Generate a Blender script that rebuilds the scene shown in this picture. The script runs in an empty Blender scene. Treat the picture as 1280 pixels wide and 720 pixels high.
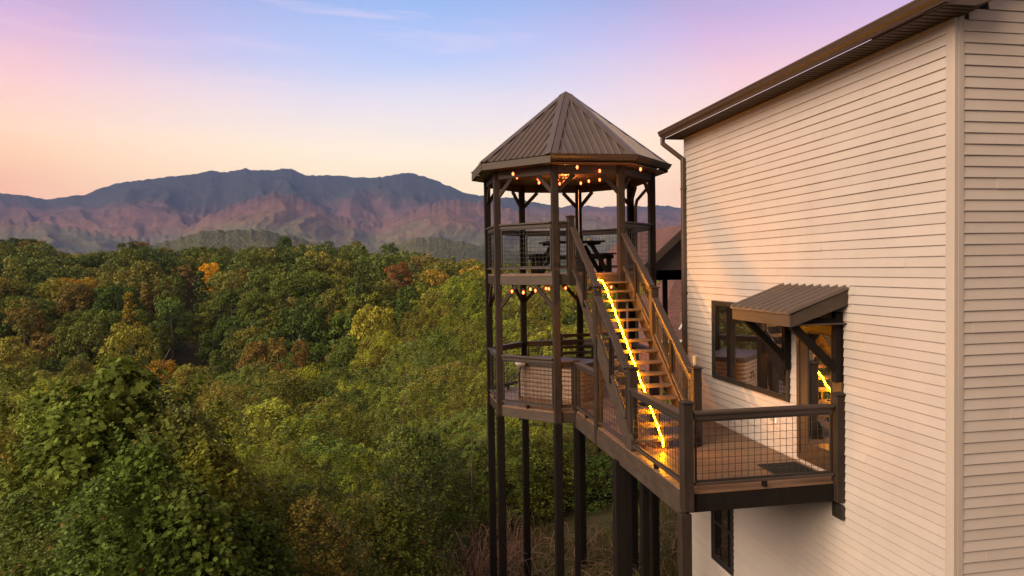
import bpy, math, random
import numpy as np
from mathutils import Matrix, Vector

RNG = np.random.default_rng(7)
random.seed(7)
sc = bpy.context.scene
COL = sc.collection

# ------------------------------------------------------------------ camera
FPX, YAW, PIT, ROL = 863.15, 0.175819, 0.0285362, -0.0161237
_c, _s = math.cos, math.sin
F = np.array([_s(YAW) * _c(PIT), _c(YAW) * _c(PIT), -_s(PIT)])
R0 = np.array([_c(YAW), -_s(YAW), 0.0])
U0 = np.cross(R0, F)
R = _c(ROL) * R0 + _s(ROL) * U0
U = -_s(ROL) * R0 + _c(ROL) * U0
FH = np.array([_s(YAW), _c(YAW), 0.0])


def ray(x, y):
    return (x - 640) / FPX * R - (y - 360) / FPX * U + F


def at_y(x, y, Y):
    r = ray(x, y)
    return r * (Y / r[1])


def at_z(x, y, Z):
    r = ray(x, y)
    return r * (Z / r[2])


def at_x(x, y, X):
    r = ray(x, y)
    return r * (X / r[0])


def at_d(x, y, d):
    """point seen at pixel x, y that is d metres in front of the camera plane"""
    return ray(x, y) * d


def px_of(p):
    p = np.asarray(p, float)
    d = p @ F
    return 640 + FPX * (p @ R) / d, 360 - FPX * (p @ U) / d


cam = bpy.data.cameras.new('camera')
cam.sensor_width = 36.0
cam.lens = FPX / 1280 * 36.0
cam.clip_start = 0.1
cam.clip_end = 40000
camo = bpy.data.objects.new('camera', cam)
m = Matrix.Identity(4)
for i in range(3):
    m[i][0], m[i][1], m[i][2] = R[i], U[i], -F[i]
camo.matrix_world = m
COL.objects.link(camo)
sc.camera = camo

# ------------------------------------------------------------------ materials


def new_mat(name):
    mt = bpy.data.materials.new(name)
    mt.use_nodes = True
    nt = mt.node_tree
    for n in list(nt.nodes):
        nt.nodes.remove(n)
    return mt, nt, nt.nodes, nt.links


def surf(name, base, rough=0.6, var=0.25, scale=(6, 6, 6), bump=0.15, bscale=60, metal=0.0, dark=None, spec=0.4, island=0.0, bstretch=None):
    """painted or stained surface: two scales of noise in colour, fine bump, optional per-board variation"""
    mt, nt, N, L = new_mat(name)
    out = N.new('ShaderNodeOutputMaterial')
    b = N.new('ShaderNodeBsdfPrincipled')
    L.new(b.outputs[0], out.inputs[0])
    tc = N.new('ShaderNodeTexCoord')
    mp = N.new('ShaderNodeMapping')
    mp.inputs['Scale'].default_value = scale
    L.new(tc.outputs['Object'], mp.inputs[0])
    n1 = N.new('ShaderNodeTexNoise')
    n1.inputs['Scale'].default_value = 1.0
    n1.inputs['Detail'].default_value = 6
    n1.inputs['Roughness'].default_value = 0.65
    L.new(mp.outputs[0], n1.inputs['Vector'])
    mr = N.new('ShaderNodeMapRange')
    mr.inputs[1].default_value = 0.25
    mr.inputs[2].default_value = 0.75
    mr.inputs[3].default_value = 1 - var
    mr.inputs[4].default_value = 1 + var
    L.new(n1.outputs['Fac'], mr.inputs[0])
    val = mr.outputs[0]
    if island:
        ge = N.new('ShaderNodeNewGeometry')
        mi = N.new('ShaderNodeMapRange')
        mi.inputs[3].default_value = 1 - island
        mi.inputs[4].default_value = 1 + island
        L.new(ge.outputs['Random Per Island'], mi.inputs[0])
        mu = N.new('ShaderNodeMath')
        mu.operation = 'MULTIPLY'
        L.new(val, mu.inputs[0])
        L.new(mi.outputs[0], mu.inputs[1])
        val = mu.outputs[0]
    mx = N.new('ShaderNodeVectorMath')
    mx.operation = 'SCALE'
    mx.inputs[0].default_value = base
    L.new(val, mx.inputs['Scale'])
    L.new(mx.outputs[0], b.inputs['Base Color'])
    b.inputs['Roughness'].default_value = rough
    b.inputs['Metallic'].default_value = metal
    b.inputs['Specular IOR Level'].default_value = spec
    if bump:
        n2 = N.new('ShaderNodeTexNoise')
        n2.inputs['Scale'].default_value = bscale
        n2.inputs['Detail'].default_value = 4
        if bstretch:
            m2 = N.new('ShaderNodeMapping')
            m2.inputs['Scale'].default_value = bstretch
            L.new(tc.outputs['Object'], m2.inputs[0])
            L.new(m2.outputs[0], n2.inputs['Vector'])
        else:
            L.new(tc.outputs['Object'], n2.inputs['Vector'])
        bp = N.new('ShaderNodeBump')
        bp.inputs['Strength'].default_value = bump
        bp.inputs['Distance'].default_value = 0.01
        L.new(n2.outputs['Fac'], bp.inputs['Height'])
        L.new(bp.outputs[0], b.inputs['Normal'])
        mq = N.new('ShaderNodeMapRange')
        mq.inputs[3].default_value = max(0.05, rough - 0.12)
        mq.inputs[4].default_value = min(1, rough + 0.12)
        L.new(n1.outputs['Fac'], mq.inputs[0])
        L.new(mq.outputs[0], b.inputs['Roughness'])
    return mt


def glow(name, col, strength):
    mt, nt, N, L = new_mat(name)
    out = N.new('ShaderNodeOutputMaterial')
    e = N.new('ShaderNodeEmission')
    e.inputs[0].default_value = (*col, 1)
    e.inputs[1].default_value = strength
    L.new(e.outputs[0], out.inputs[0])
    return mt


def glass_mat(name):
    mt, nt, N, L = new_mat(name)
    out = N.new('ShaderNodeOutputMaterial')
    b = N.new('ShaderNodeBsdfPrincipled')
    b.inputs['Base Color'].default_value = (0.012, 0.011, 0.010, 1)
    b.inputs['Roughness'].default_value = 0.015
    b.inputs['IOR'].default_value = 3.6
    b.inputs['Specular IOR Level'].default_value = 0.95
    tc = N.new('ShaderNodeTexCoord')
    n = N.new('ShaderNodeTexNoise')
    n.inputs['Scale'].default_value = 1.3
    bp = N.new('ShaderNodeBump')
    bp.inputs['Strength'].default_value = 0.008
    bp.inputs['Distance'].default_value = 0.02
    L.new(tc.outputs['Object'], n.inputs['Vector'])
    L.new(n.outputs['Fac'], bp.inputs['Height'])
    L.new(bp.outputs[0], b.inputs['Normal'])
    L.new(b.outputs[0], out.inputs[0])
    return mt


def leaf_mat(name, spread=0.35, rust=0.0, rustcol=(0.22, 0.06, 0.015), trans=0.3, glossy=0.08, rough=0.5):
    """foliage: object colour times per-leaf variation, some light through the leaf; a share of leaves turned"""
    mt, nt, N, L = new_mat(name)
    out = N.new('ShaderNodeOutputMaterial')
    oi = N.new('ShaderNodeObjectInfo')
    ge = N.new('ShaderNodeNewGeometry')
    mi = N.new('ShaderNodeMapRange')
    mi.inputs[3].default_value = 1 - spread
    mi.inputs[4].default_value = 1 + spread * 1.25
    L.new(ge.outputs['Random Per Island'], mi.inputs[0])
    mx = N.new('ShaderNodeVectorMath')
    mx.operation = 'SCALE'
    L.new(oi.outputs['Color'], mx.inputs[0])
    L.new(mi.outputs[0], mx.inputs['Scale'])
    # hue drift: second hash of the island value towards yellow
    m2 = N.new('ShaderNodeMath')
    m2.operation = 'MULTIPLY'
    m2.inputs[1].default_value = 91.7
    L.new(ge.outputs['Random Per Island'], m2.inputs[0])
    fr = N.new('ShaderNodeMath')
    fr.operation = 'FRACT'
    L.new(m2.outputs[0], fr.inputs[0])
    m3 = N.new('ShaderNodeMath')
    m3.operation = 'MULTIPLY'
    m3.inputs[1].default_value = 0.42
    L.new(fr.outputs[0], m3.inputs[0])
    ty = N.new('ShaderNodeMix')
    ty.data_type = 'RGBA'
    L.new(m3.outputs[0], ty.inputs['Factor'])
    L.new(mx.outputs[0], ty.inputs['A'])
    ye = N.new('ShaderNodeVectorMath')
    ye.operation = 'MULTIPLY'
    ye.inputs[1].default_value = (1.22, 1.06, 0.62)
    L.new(mx.outputs[0], ye.inputs[0])
    L.new(ye.outputs[0], ty.inputs['B'])
    col = ty.outputs['Result']
    if rust > 0:
        m4 = N.new('ShaderNodeMath')
        m4.operation = 'MULTIPLY'
        m4.inputs[1].default_value = 37.3
        L.new(ge.outputs['Random Per Island'], m4.inputs[0])
        f4 = N.new('ShaderNodeMath')
        f4.operation = 'FRACT'
        L.new(m4.outputs[0], f4.inputs[0])
        gt = N.new('ShaderNodeMath')
        gt.operation = 'LESS_THAN'
        gt.inputs[1].default_value = rust
        L.new(f4.outputs[0], gt.inputs[0])
        mr = N.new('ShaderNodeMix')
        mr.data_type = 'RGBA'
        L.new(gt.outputs[0], mr.inputs['Factor'])
        L.new(col, mr.inputs['A'])
        mr.inputs['B'].default_value = (*rustcol, 1)
        col = mr.outputs['Result']
    b = N.new('ShaderNodeBsdfPrincipled')
    b.inputs['Roughness'].default_value = rough
    b.inputs['Specular IOR Level'].default_value = glossy
    L.new(col, b.inputs['Base Color'])
    t = N.new('ShaderNodeBsdfTranslucent')
    L.new(col, t.inputs[0])
    ms = N.new('ShaderNodeMixShader')
    ms.inputs[0].default_value = trans
    L.new(b.outputs[0], ms.inputs[1])
    L.new(t.outputs[0], ms.inputs[2])
    L.new(ms.outputs[0], out.inputs[0])
    return mt


M = {}
M['siding'] = surf('vinyl_siding', (0.388, 0.336, 0.306), 0.55, 0.10, (0.7, 0.7, 0.35), 0.06, 180, spec=0.3, island=0.035)
M['trim'] = surf('corner_vinyl', (0.37, 0.315, 0.275), 0.5, 0.05, (1, 1, 1), 0.04, 150)
M['brown_metal'] = surf('brown_aluminium', (0.055, 0.036, 0.027), 0.38, 0.12, (3, 3, 3), 0.04, 60, spec=0.5)
M['soffit'] = surf('brown_soffit', (0.036, 0.025, 0.02), 0.55, 0.15, (4, 4, 4), 0.06, 80)
M['roof_metal'] = surf('roof_sheet_metal', (0.108, 0.082, 0.071), 0.36, 0.12, (1.2, 1.2, 1.2), 0.05, 9, metal=0.25, spec=0.5)
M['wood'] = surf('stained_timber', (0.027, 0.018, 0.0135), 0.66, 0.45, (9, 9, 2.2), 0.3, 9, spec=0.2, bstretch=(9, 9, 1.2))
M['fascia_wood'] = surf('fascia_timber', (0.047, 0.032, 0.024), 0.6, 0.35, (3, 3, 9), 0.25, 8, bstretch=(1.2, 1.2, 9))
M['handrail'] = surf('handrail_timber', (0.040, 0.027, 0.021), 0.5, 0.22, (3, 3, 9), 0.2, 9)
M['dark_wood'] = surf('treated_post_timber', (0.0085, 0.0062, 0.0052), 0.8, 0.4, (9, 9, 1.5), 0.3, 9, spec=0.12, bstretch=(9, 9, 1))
M['deck'] = surf('deck_boards', (0.135, 0.078, 0.045), 0.45, 0.25, (1.5, 14, 8), 0.2, 12, island=0.12)
M['tread'] = surf('tread_boards', (0.10, 0.07, 0.048), 0.5, 0.25, (2, 12, 8), 0.2, 12, island=0.1)
M['ceiling'] = surf('ceiling_boards', (0.16, 0.085, 0.05), 0.55, 0.25, (2, 12, 4), 0.15, 10, island=0.12)
M['wire'] = surf('black_wire', (0.018, 0.016, 0.015), 0.45, 0.1, (3, 3, 3), 0)
M['black_metal'] = surf('black_metal', (0.02, 0.017, 0.015), 0.4, 0.15, (3, 3, 3), 0.03, 60)
M['door'] = surf('door_leaf', (0.045, 0.028, 0.02), 0.45, 0.2, (10, 10, 1.5), 0.1, 9)
M['glass'] = glass_mat('window_glass')
M['strip'] = glow('led_strip', (1.0, 0.33, 0.0022), 280.0)
M['bulb'] = glow('warm_bulb', (1.0, 0.10, 0.028), 8.0)
M['cable'] = surf('cable', (0.02, 0.016, 0.012), 0.6, 0.1, (3, 3, 3), 0)
M['white'] = surf('white_plastic', (0.72, 0.70, 0.68), 0.45, 0.06, (4, 4, 4), 0.05, 30)
M['tub'] = surf('tub_cabinet', (0.23, 0.16, 0.12), 0.55, 0.18, (2, 2, 14), 0.15, 20)
M['tub_cover'] = surf('tub_cover', (0.05, 0.032, 0.025), 0.45, 0.15, (3, 3, 3), 0.1, 20)
M['mat'] = surf('rubber_mat', (0.012, 0.011, 0.010), 0.9, 0.35, (30, 30, 30), 0.6, 120)
M['cup'] = surf('frosted_cup', (0.33, 0.25, 0.17), 0.35, 0.1, (5, 5, 5), 0.05, 30)
M['lens'] = surf('grey_plastic', (0.25, 0.24, 0.22), 0.4, 0.1, (5, 5, 5), 0.05, 30)
M['bark'] = surf('bark', (0.10, 0.078, 0.06), 0.9, 0.35, (4, 4, 1.2), 0.6, 14, bstretch=(3, 3, .6))
M['pale_bark'] = surf('pale_bark', (0.19, 0.16, 0.13), 0.9, 0.3, (1, 1, .4), 0.3, 6)
M['twig'] = surf('dry_twig', (0.17, 0.095, 0.07), 0.85, 0.3, (3, 3, 3), 0.2, 20, island=0.35)
M['steel'] = surf('galvanised_tube', (0.55, 0.52, 0.48), 0.32, 0.08, (6, 6, 6), 0.03, 40, metal=0.8)
M['leaf_far'] = leaf_mat('leaf_far', 0.45, trans=0.15, glossy=0.06)
M['leaf_lobed'] = leaf_mat('leaf_lobed', 0.42, rust=0.0015, trans=0.25, glossy=0.04, rough=0.6)
M['leaf_feather'] = leaf_mat('leaf_feather', 0.4, rust=0.02, rustcol=(0.17, 0.09, 0.02), trans=0.15)
M['leaf_small'] = leaf_mat('leaf_small', 0.42, rust=0.01, trans=0.28, glossy=0.12)
M['grass'] = leaf_mat('grass_blade', 0.45, rust=0.25, rustcol=(0.11, 0.06, 0.03), trans=0.25)


def shingle_mat(name, base, brick=False):
    mt, nt, N, L = new_mat(name)
    out = N.new('ShaderNodeOutputMaterial')
    b = N.new('ShaderNodeBsdfPrincipled')
    L.new(b.outputs[0], out.inputs[0])
    b.inputs['Roughness'].default_value = 0.85
    tc = N.new('ShaderNodeTexCoord')
    br = N.new('ShaderNodeTexBrick')
    mp = N.new('ShaderNodeMapping')
    if brick:
        mp.inputs['Rotation'].default_value = (math.radians(90), 0, 0)
    L.new(tc.outputs['Object'], mp.inputs[0])
    L.new(mp.outputs[0], br.inputs['Vector'])
    br.inputs['Scale'].default_value = 1.0
    br.inputs['Brick Width'].default_value = 0.22 if brick else 0.3
    br.inputs['Row Height'].default_value = 0.075 if brick else 0.14
    br.inputs['Mortar Size'].default_value = 0.008
    br.inputs['Color1'].default_value = (*base, 1)
    br.inputs['Color2'].default_value = (base[0] * 1.5, base[1] * 1.35, base[2] * 1.3, 1)
    br.inputs['Mortar'].default_value = (0.25, 0.21, 0.18, 1) if brick else (base[0] * .5, base[1] * .5, base[2] * .5, 1)
    n = N.new('ShaderNodeTexNoise')
    n.inputs['Scale'].default_value = 0.9
    n.inputs['Detail'].default_value = 5
    L.new(tc.outputs['Object'], n.inputs['Vector'])
    mr = N.new('ShaderNodeMapRange')
    mr.inputs[3].default_value = 0.6
    mr.inputs[4].default_value = 1.4
    L.new(n.outputs['Fac'], mr.inputs[0])
    sm = N.new('ShaderNodeVectorMath')
    sm.operation = 'SCALE'
    L.new(br.outputs['Color'], sm.inputs[0])
    L.new(mr.outputs[0], sm.inputs['Scale'])
    L.new(sm.outputs[0], b.inputs['Base Color'])
    bp = N.new('ShaderNodeBump')
    bp.inputs['Strength'].default_value = 0.5
    bp.inputs['Distance'].default_value = 0.02
    L.new(br.outputs['Fac'], bp.inputs['Height'])
    bp.invert = True
    L.new(bp.outputs[0], b.inputs['Normal'])
    return mt


M['shingle'] = shingle_mat('red_brown_shingles', (0.085, 0.04, 0.034))
M['brick'] = shingle_mat('red_brick', (0.17, 0.05, 0.028), True)


def terrain_mat(name, far):
    mt, nt, N, L = new_mat(name)
    out = N.new('ShaderNodeOutputMaterial')
    b = N.new('ShaderNodeBsdfPrincipled')
    b.inputs['Roughness'].default_value = 0.95
    b.inputs['Specular IOR Level'].default_value = 0.1
    L.new(b.outputs[0], out.inputs[0])
    tc = N.new('ShaderNodeTexCoord')

    def noise(scale, detail=5, rough=0.6):
        n = N.new('ShaderNodeTexNoise')
        n.inputs['Scale'].default_value = scale
        n.inputs['Detail'].default_value = detail
        n.inputs['Roughness'].default_value = rough
        L.new(tc.outputs['Object'], n.inputs['Vector'])
        return n.outputs['Fac']

    def ramp(fac, stops):
        r = N.new('ShaderNodeValToRGB')
        el = r.color_ramp.elements
        while len(el) < len(stops):
            el.new(0.5)
        for e, (p, c) in zip(el, stops):
            e.position = p
            e.color = (*c, 1)
        L.new(fac, r.inputs[0])
        return r.outputs[0]
    if not far:
        base = ramp(noise(0.55, 8, 0.7), [(0.3, (0.035, 0.028, 0.018)), (0.48, (0.05, 0.05, 0.02)), (0.6, (0.075, 0.05, 0.03)), (0.75, (0.05, 0.065, 0.02))])
        fine = ramp(noise(9, 6, 0.8), [(0.3, (0.5, 0.5, 0.5)), (0.7, (1.4, 1.4, 1.4))])
        mu = N.new('ShaderNodeVectorMath')
        mu.operation = 'MULTIPLY'
        L.new(base, mu.inputs[0])
        L.new(fine, mu.inputs[1])
        L.new(mu.outputs[0], b.inputs['Base Color'])
        bp = N.new('ShaderNodeBump')
        bp.inputs['Strength'].default_value = 0.8
        bp.inputs['Distance'].default_value = 0.1
        L.new(noise(6, 8, 0.7), bp.inputs['Height'])
        L.new(bp.outputs[0], b.inputs['Normal'])
        return mt
    # forested mountain: conifers high up, turned hardwoods on the middle slopes, green below
    sep = N.new('ShaderNodeSeparateXYZ')
    L.new(tc.outputs['Object'], sep.inputs[0])
    ad = N.new('ShaderNodeMath')
    ad.operation = 'MULTIPLY_ADD'
    ad.inputs[1].default_value = 1 / 1250.0
    ad.inputs[2].default_value = 0.0
    L.new(sep.outputs['Z'], ad.inputs[0])
    big = noise(0.0011, 5, 0.6)
    of = N.new('ShaderNodeMath')
    of.operation = 'MULTIPLY_ADD'
    of.inputs[1].default_value = 0.55
    L.new(big, of.inputs[0])
    L.new(ad.outputs[0], of.inputs[2])
    alt = ramp(of.outputs[0], [(0.22, (0.042, 0.053, 0.028)), (0.44, (0.09, 0.085, 0.045)), (0.58, (0.115, 0.062, 0.046)), (0.70, (0.08, 0.042, 0.042)), (0.80, (0.022, 0.024, 0.026)), (1.0, (0.016, 0.02, 0.022))])
    vo = N.new('ShaderNodeTexVoronoi')
    vo.inputs['Scale'].default_value = 0.12
    L.new(tc.outputs['Object'], vo.inputs['Vector'])
    crown = ramp(vo.outputs['Color'], [(0.1, (0.72, 0.75, 0.75)), (0.5, (1.0, 1.0, 1.0)), (0.9, (1.32, 1.2, 1.1))])
    mu = N.new('ShaderNodeVectorMath')
    mu.operation = 'MULTIPLY'
    L.new(alt, mu.inputs[0])
    L.new(crown, mu.inputs[1])
    pat = ramp(noise(0.006, 6, 0.7), [(0.3, (0.5, 0.6, 0.55)), (0.7, (1.5, 1.35, 1.2))])
    m2 = N.new('ShaderNodeVectorMath')
    m2.operation = 'MULTIPLY'
    L.new(mu.outputs[0], m2.inputs[0])
    L.new(pat, m2.inputs[1])
    L.new(m2.outputs[0], b.inputs['Base Color'])
    bp = N.new('ShaderNodeBump')
    bp.inputs['Strength'].default_value = 1.0
    bp.inputs['Distance'].default_value = 4.0
    L.new(vo.outputs['Distance'], bp.inputs['Height'])
    bp.invert = True
    L.new(bp.outputs[0], b.inputs['Normal'])
    return mt


M['ground'] = terrain_mat('forest_floor', False)
M['hills'] = terrain_mat('wooded_slopes', True)

# ------------------------------------------------------------------ mesh helpers


class MB:
    """collects shapes in world coordinates; build() links them as ONE mesh object under a parent"""

    def __init__(self):
        self.v, self.f, self.n = [], [], 0

    def add(self, vs, fs):
        self.v.extend([tuple(map(float, p)) for p in vs])
        o = self.n
        self.f.extend([tuple(i + o for i in q) for q in fs])
        self.n += len(vs)
        return self

    def obox(self, c, a, b_, d, ch=0.006):
        """oriented box, half axes a, b_, d, with chamfered edges"""
        c, a, b_, d = [np.asarray(q, float) for q in (c, a, b_, d)]
        ax = [a, b_, d]
        ln = [np.linalg.norm(q) for q in ax]
        ch = min(ch, 0.3 * min(ln))
        if ch <= 0.0004:
            vs = [c + sx * a + sy * b_ + sz * d for sx in (-1, 1) for sy in (-1, 1) for sz in (-1, 1)]
            fs = [(0, 1, 3, 2), (4, 6, 7, 5), (0, 4, 5, 1), (2, 3, 7, 6), (0, 2, 6, 4), (1, 5, 7, 3)]
            return self.add(vs, fs)
        idx, vs = {}, []
        for sx in (-1, 1):
            for sy in (-1, 1):
                for sz in (-1, 1):
                    s = (sx, sy, sz)
                    for k in range(3):      # vertex lying on the face normal to axis k
                        p = c.copy()
                        for j in range(3):
                            q = ax[j] * s[j]
                            if j != k:
                                q = q * (1 - ch / ln[j])
                            p = p + q
                        idx[(s, k)] = len(vs)
                        vs.append(p)
        fs = []
        for k in range(3):
            i, j = [(1, 2), (2, 0), (0, 1)][k]
            for sg in (-1, 1):
                q = []
                for si, sj in ((-1, -1), (1, -1), (1, 1), (-1, 1)):
                    s = [0, 0, 0]
                    s[k], s[i], s[j] = sg, si, sj
                    q.append(idx[(tuple(s), k)])
                fs.append(tuple(q if sg > 0 else q[::-1]))
            for si in (-1, 1):
                for sj in (-1, 1):
                    s0, s1 = [0, 0, 0], [0, 0, 0]
                    s0[k], s0[i], s0[j] = -1, si, sj
                    s1[k], s1[i], s1[j] = 1, si, sj
                    fs.append((idx[(tuple(s0), i)], idx[(tuple(s1), i)], idx[(tuple(s1), j)], idx[(tuple(s0), j)]))
        for sx in (-1, 1):
            for sy in (-1, 1):
                for sz in (-1, 1):
                    s = (sx, sy, sz)
                    fs.append((idx[(s, 0)], idx[(s, 1)], idx[(s, 2)]))
        return self.add(vs, fs)

    def box(self, x0, x1, y0, y1, z0, z1, ch=0.006):
        return self.obox(((x0 + x1) / 2, (y0 + y1) / 2, (z0 + z1) / 2), ((x1 - x0) / 2, 0, 0), (0, (y1 - y0) / 2, 0), (0, 0, (z1 - z0) / 2), ch)

    def bar(self, p, q, w, h, up=(0, 0, 1), ch=0.006):
        """rectangular bar from p to q; w across, h along 'up'"""
        p, q = np.asarray(p, float), np.asarray(q, float)
        t = q - p
        ln = np.linalg.norm(t)
        t = t / ln
        up = np.asarray(up, float)
        s = np.cross(t, up)
        if np.linalg.norm(s) < 1e-6:
            s = np.cross(t, (0, 1, 0))
        s /= np.linalg.norm(s)
        u = np.cross(s, t)
        return self.obox((p + q) / 2, t * ln / 2, s * w / 2, u * h / 2, ch)

    def tube(self, pts, r, n=6, cap=True):
        pts = [np.asarray(p, float) for p in pts]
        rs = r if hasattr(r, '__len__') else [r] * len(pts)
        vs, fs = [], []
        prev = None
        for i, p in enumerate(pts):
            t = pts[min(i + 1, len(pts) - 1)] - pts[max(i - 1, 0)]
            t = t / (np.linalg.norm(t) + 1e-12)
            if prev is None:
                a = np.cross(t, (0, 0, 1) if abs(t[2]) < .9 else (1, 0, 0))
            else:
                a = prev - t * (prev @ t)
            a /= np.linalg.norm(a) + 1e-12
            prev = a
            b_ = np.cross(t, a)
            for k in range(n):
                an = 2 * math.pi * k / n
                vs.append(p + rs[i] * (math.cos(an) * a + math.sin(an) * b_))
        for i in range(len(pts) - 1):
            for k in range(n):
                fs.append((i * n + k, i * n + (k + 1) % n, (i + 1) * n + (k + 1) % n, (i + 1) * n + k))
        if cap:
            fs.append(tuple(range(n))[::-1])
            fs.append(tuple(range((len(pts) - 1) * n, len(pts) * n)))
        return self.add(vs, fs)

    def prism(self, poly, h):
        """polygon (3-D points) extruded by vector h"""
        n = len(poly)
        h = np.asarray(h, float)
        vs = [np.asarray(p, float) for p in poly] + [np.asarray(p, float) + h for p in poly]
        fs = [tuple(range(n))[::-1], tuple(range(n, 2 * n))] + [(i, (i + 1) % n, n + (i + 1) % n, n + i) for i in range(n)]
        return self.add(vs, fs)

    def lathe(self, c, prof, n=16, axis=(0, 0, 1)):
        vs, fs = [], []
        for r, z in prof:
            for k in range(n):
                a = 2 * math.pi * k / n
                vs.append((c[0] + r * math.cos(a), c[1] + r * math.sin(a), c[2] + z))
        for i in range(len(prof) - 1):
            for k in range(n):
                fs.append((i * n + k, i * n + (k + 1) % n, (i + 1) * n + (k + 1) % n, (i + 1) * n + k))
        fs.append(tuple(range(n))[::-1])
        fs.append(tuple(range((len(prof) - 1) * n, len(prof) * n)))
        return self.add(vs, fs)

    def build(self, name, mat, parent=None, label=None, smooth=False):
        v = np.array(self.v)
        o = np.array([(v[:, 0].min() + v[:, 0].max()) / 2, (v[:, 1].min() + v[:, 1].max()) / 2, v[:, 2].min()])
        me = bpy.data.meshes.new(name)
        me.from_pydata((v - o).tolist(), [], self.f)
        me.materials.append(mat)
        if smooth:
            me.polygons.foreach_set('use_smooth', [True] * len(me.polygons))
        me.update()
        ob = bpy.data.objects.new(name, me)
        COL.objects.link(ob)
        ORG[ob.name] = o
        if parent is not None:
            ob.parent = parent
            ob.location = Vector(o - ORG[parent.name])
        else:
            ob.location = Vector(o)
        if label:
            ob['label'] = label
        return ob


ORG = {}


def thing(name, label, cat, loc=(0, 0, 0), group=None):
    o = bpy.data.objects.new(name, None)
    o.empty_display_size = 0.3
    COL.objects.link(o)
    o.location = loc
    ORG[o.name] = np.array(loc, float)
    return tag(o, label, cat, group)


def tag(o, label=None, cat=None, group=None, kind=None):
    if label:
        o['label'] = label
    if cat:
        o['category'] = cat
    if group:
        o['group'] = group
    if kind:
        o['kind'] = kind
    return o


def quads_mesh(name, co, nper, mats, matidx=None):
    """co: (n, nper, 3) array of separate polygons -> mesh"""
    n = co.shape[0]
    me = bpy.data.meshes.new(name)
    me.vertices.add(n * nper)
    me.vertices.foreach_set('co', co.reshape(-1).astype(np.float32))
    me.loops.add(n * nper)
    me.loops.foreach_set('vertex_index', np.arange(n * nper, dtype=np.int32))
    me.polygons.add(n)
    me.polygons.foreach_set('loop_start', np.arange(n, dtype=np.int32) * nper)
    me.polygons.foreach_set('loop_total', np.full(n, nper, dtype=np.int32))
    for mt in mats:
        me.materials.append(mt)
    me.update(calc_edges=True)
    return me


def hash2(ix, iy, seed=0):
    h = (ix.astype(np.int64) * 374761393 + iy.astype(np.int64) * 668265263 + seed * 1442695041) & 0xFFFFFFFF
    h = ((h ^ (h >> 13)) * 1274126177) & 0xFFFFFFFF
    h = h ^ (h >> 16)
    return (h & 0xFFFFFF) / float(0xFFFFFF)


def vnoise(x, y, seed=0):
    x, y = np.asarray(x, float), np.asarray(y, float)
    ix, iy = np.floor(x), np.floor(y)
    fx, fy = x - ix, y - iy
    fx, fy = fx * fx * (3 - 2 * fx), fy * fy * (3 - 2 * fy)
    a, b_ = hash2(ix, iy, seed), hash2(ix + 1, iy, seed)
    c, d = hash2(ix, iy + 1, seed), hash2(ix + 1, iy + 1, seed)
    return (a * (1 - fx) + b_ * fx) * (1 - fy) + (c * (1 - fx) + d * fx) * fy


def fbm(x, y, seed=0, octv=5, gain=0.5):
    s, a, t = 0, 1.0, 0
    for k in range(octv):
        s = s + a * vnoise(x * 2 ** k, y * 2 ** k, seed + k)
        t += a
        a *= gain
    return s / t


def ridged(x, y, seed=0, octv=4):
    s, a, t = 0, 1.0, 0
    for k in range(octv):
        s = s + a * (1 - np.abs(2 * vnoise(x * 2 ** k, y * 2 ** k, seed + k) - 1))
        t += a
        a *= 0.5
    return s / t


def sstep(a, b_, x):
    t = np.clip((np.asarray(x, float) - a) / (b_ - a), 0, 1)
    return t * t * (3 - 2 * t)


# ------------------------------------------------------------------ terrain
# far tree tops against the mountains: image column -> row, used as height of the wooded crest 270 m away
CREST_D = 270.0
CREST = [(-500, 320), (-200, 310), (0, 300), (45, 300), (80, 316), (160, 306), (240, 309), (300, 306), (360, 304), (450, 306), (520, 313), (600, 323), (700, 331), (860, 336), (1300, 336), (2000, 336)]


def crest_top(pxx):
    y = np.interp(pxx, [c[0] for c in CREST], [c[1] for c in CREST])
    hor = 335.4 + 0.01612 * (640 - pxx)
    return (hor - y) / FPX * CREST_D


def ground_z(d, u):
    """height of the near terrain; d along the view, u to the right of it (metres)"""
    d, u = np.asarray(d, float), np.asarray(u, float)
    pxx = 640 + FPX * u / np.maximum(d, 20)
    a = sstep(-13, 3, u)
    rgt = sstep(5, 12, u)
    near = -7.7 - 4.6 * (1 - a) - 0.115 * np.maximum(0, d - 16) * (1 - 0.85 * rgt) + 0.5 * (fbm(d * .12, u * .12, 3) - .5) + 1.2 * sstep(10, 3, d) * 0
    drop = sstep(58, 122, d)
    z = near * (1 - drop) + (-35.0 + 4 * (fbm(d * .02, u * .02, 9) - .5)) * drop
    t = np.clip((d - 122) / (CREST_D - 122), 0, 1)
    t = 0.55 * t + 0.45 * t * t * (3 - 2 * t)
    gully = 7 * np.exp(-((u + 0.47 * d + 12 * (vnoise(d * .02, 0 * d, 5) - .5)) / 13) ** 2) * sstep(110, 150, d) * sstep(262, 215, d)
    z = z + (crest_top(pxx) - 14.5 + 35.0) * t - gully + 5 * (fbm(d * .018, u * .018, 21) - .5) * sstep(110, 160, d)
    z = z - 75 * sstep(CREST_D + 8, 700, d)
    return z


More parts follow.
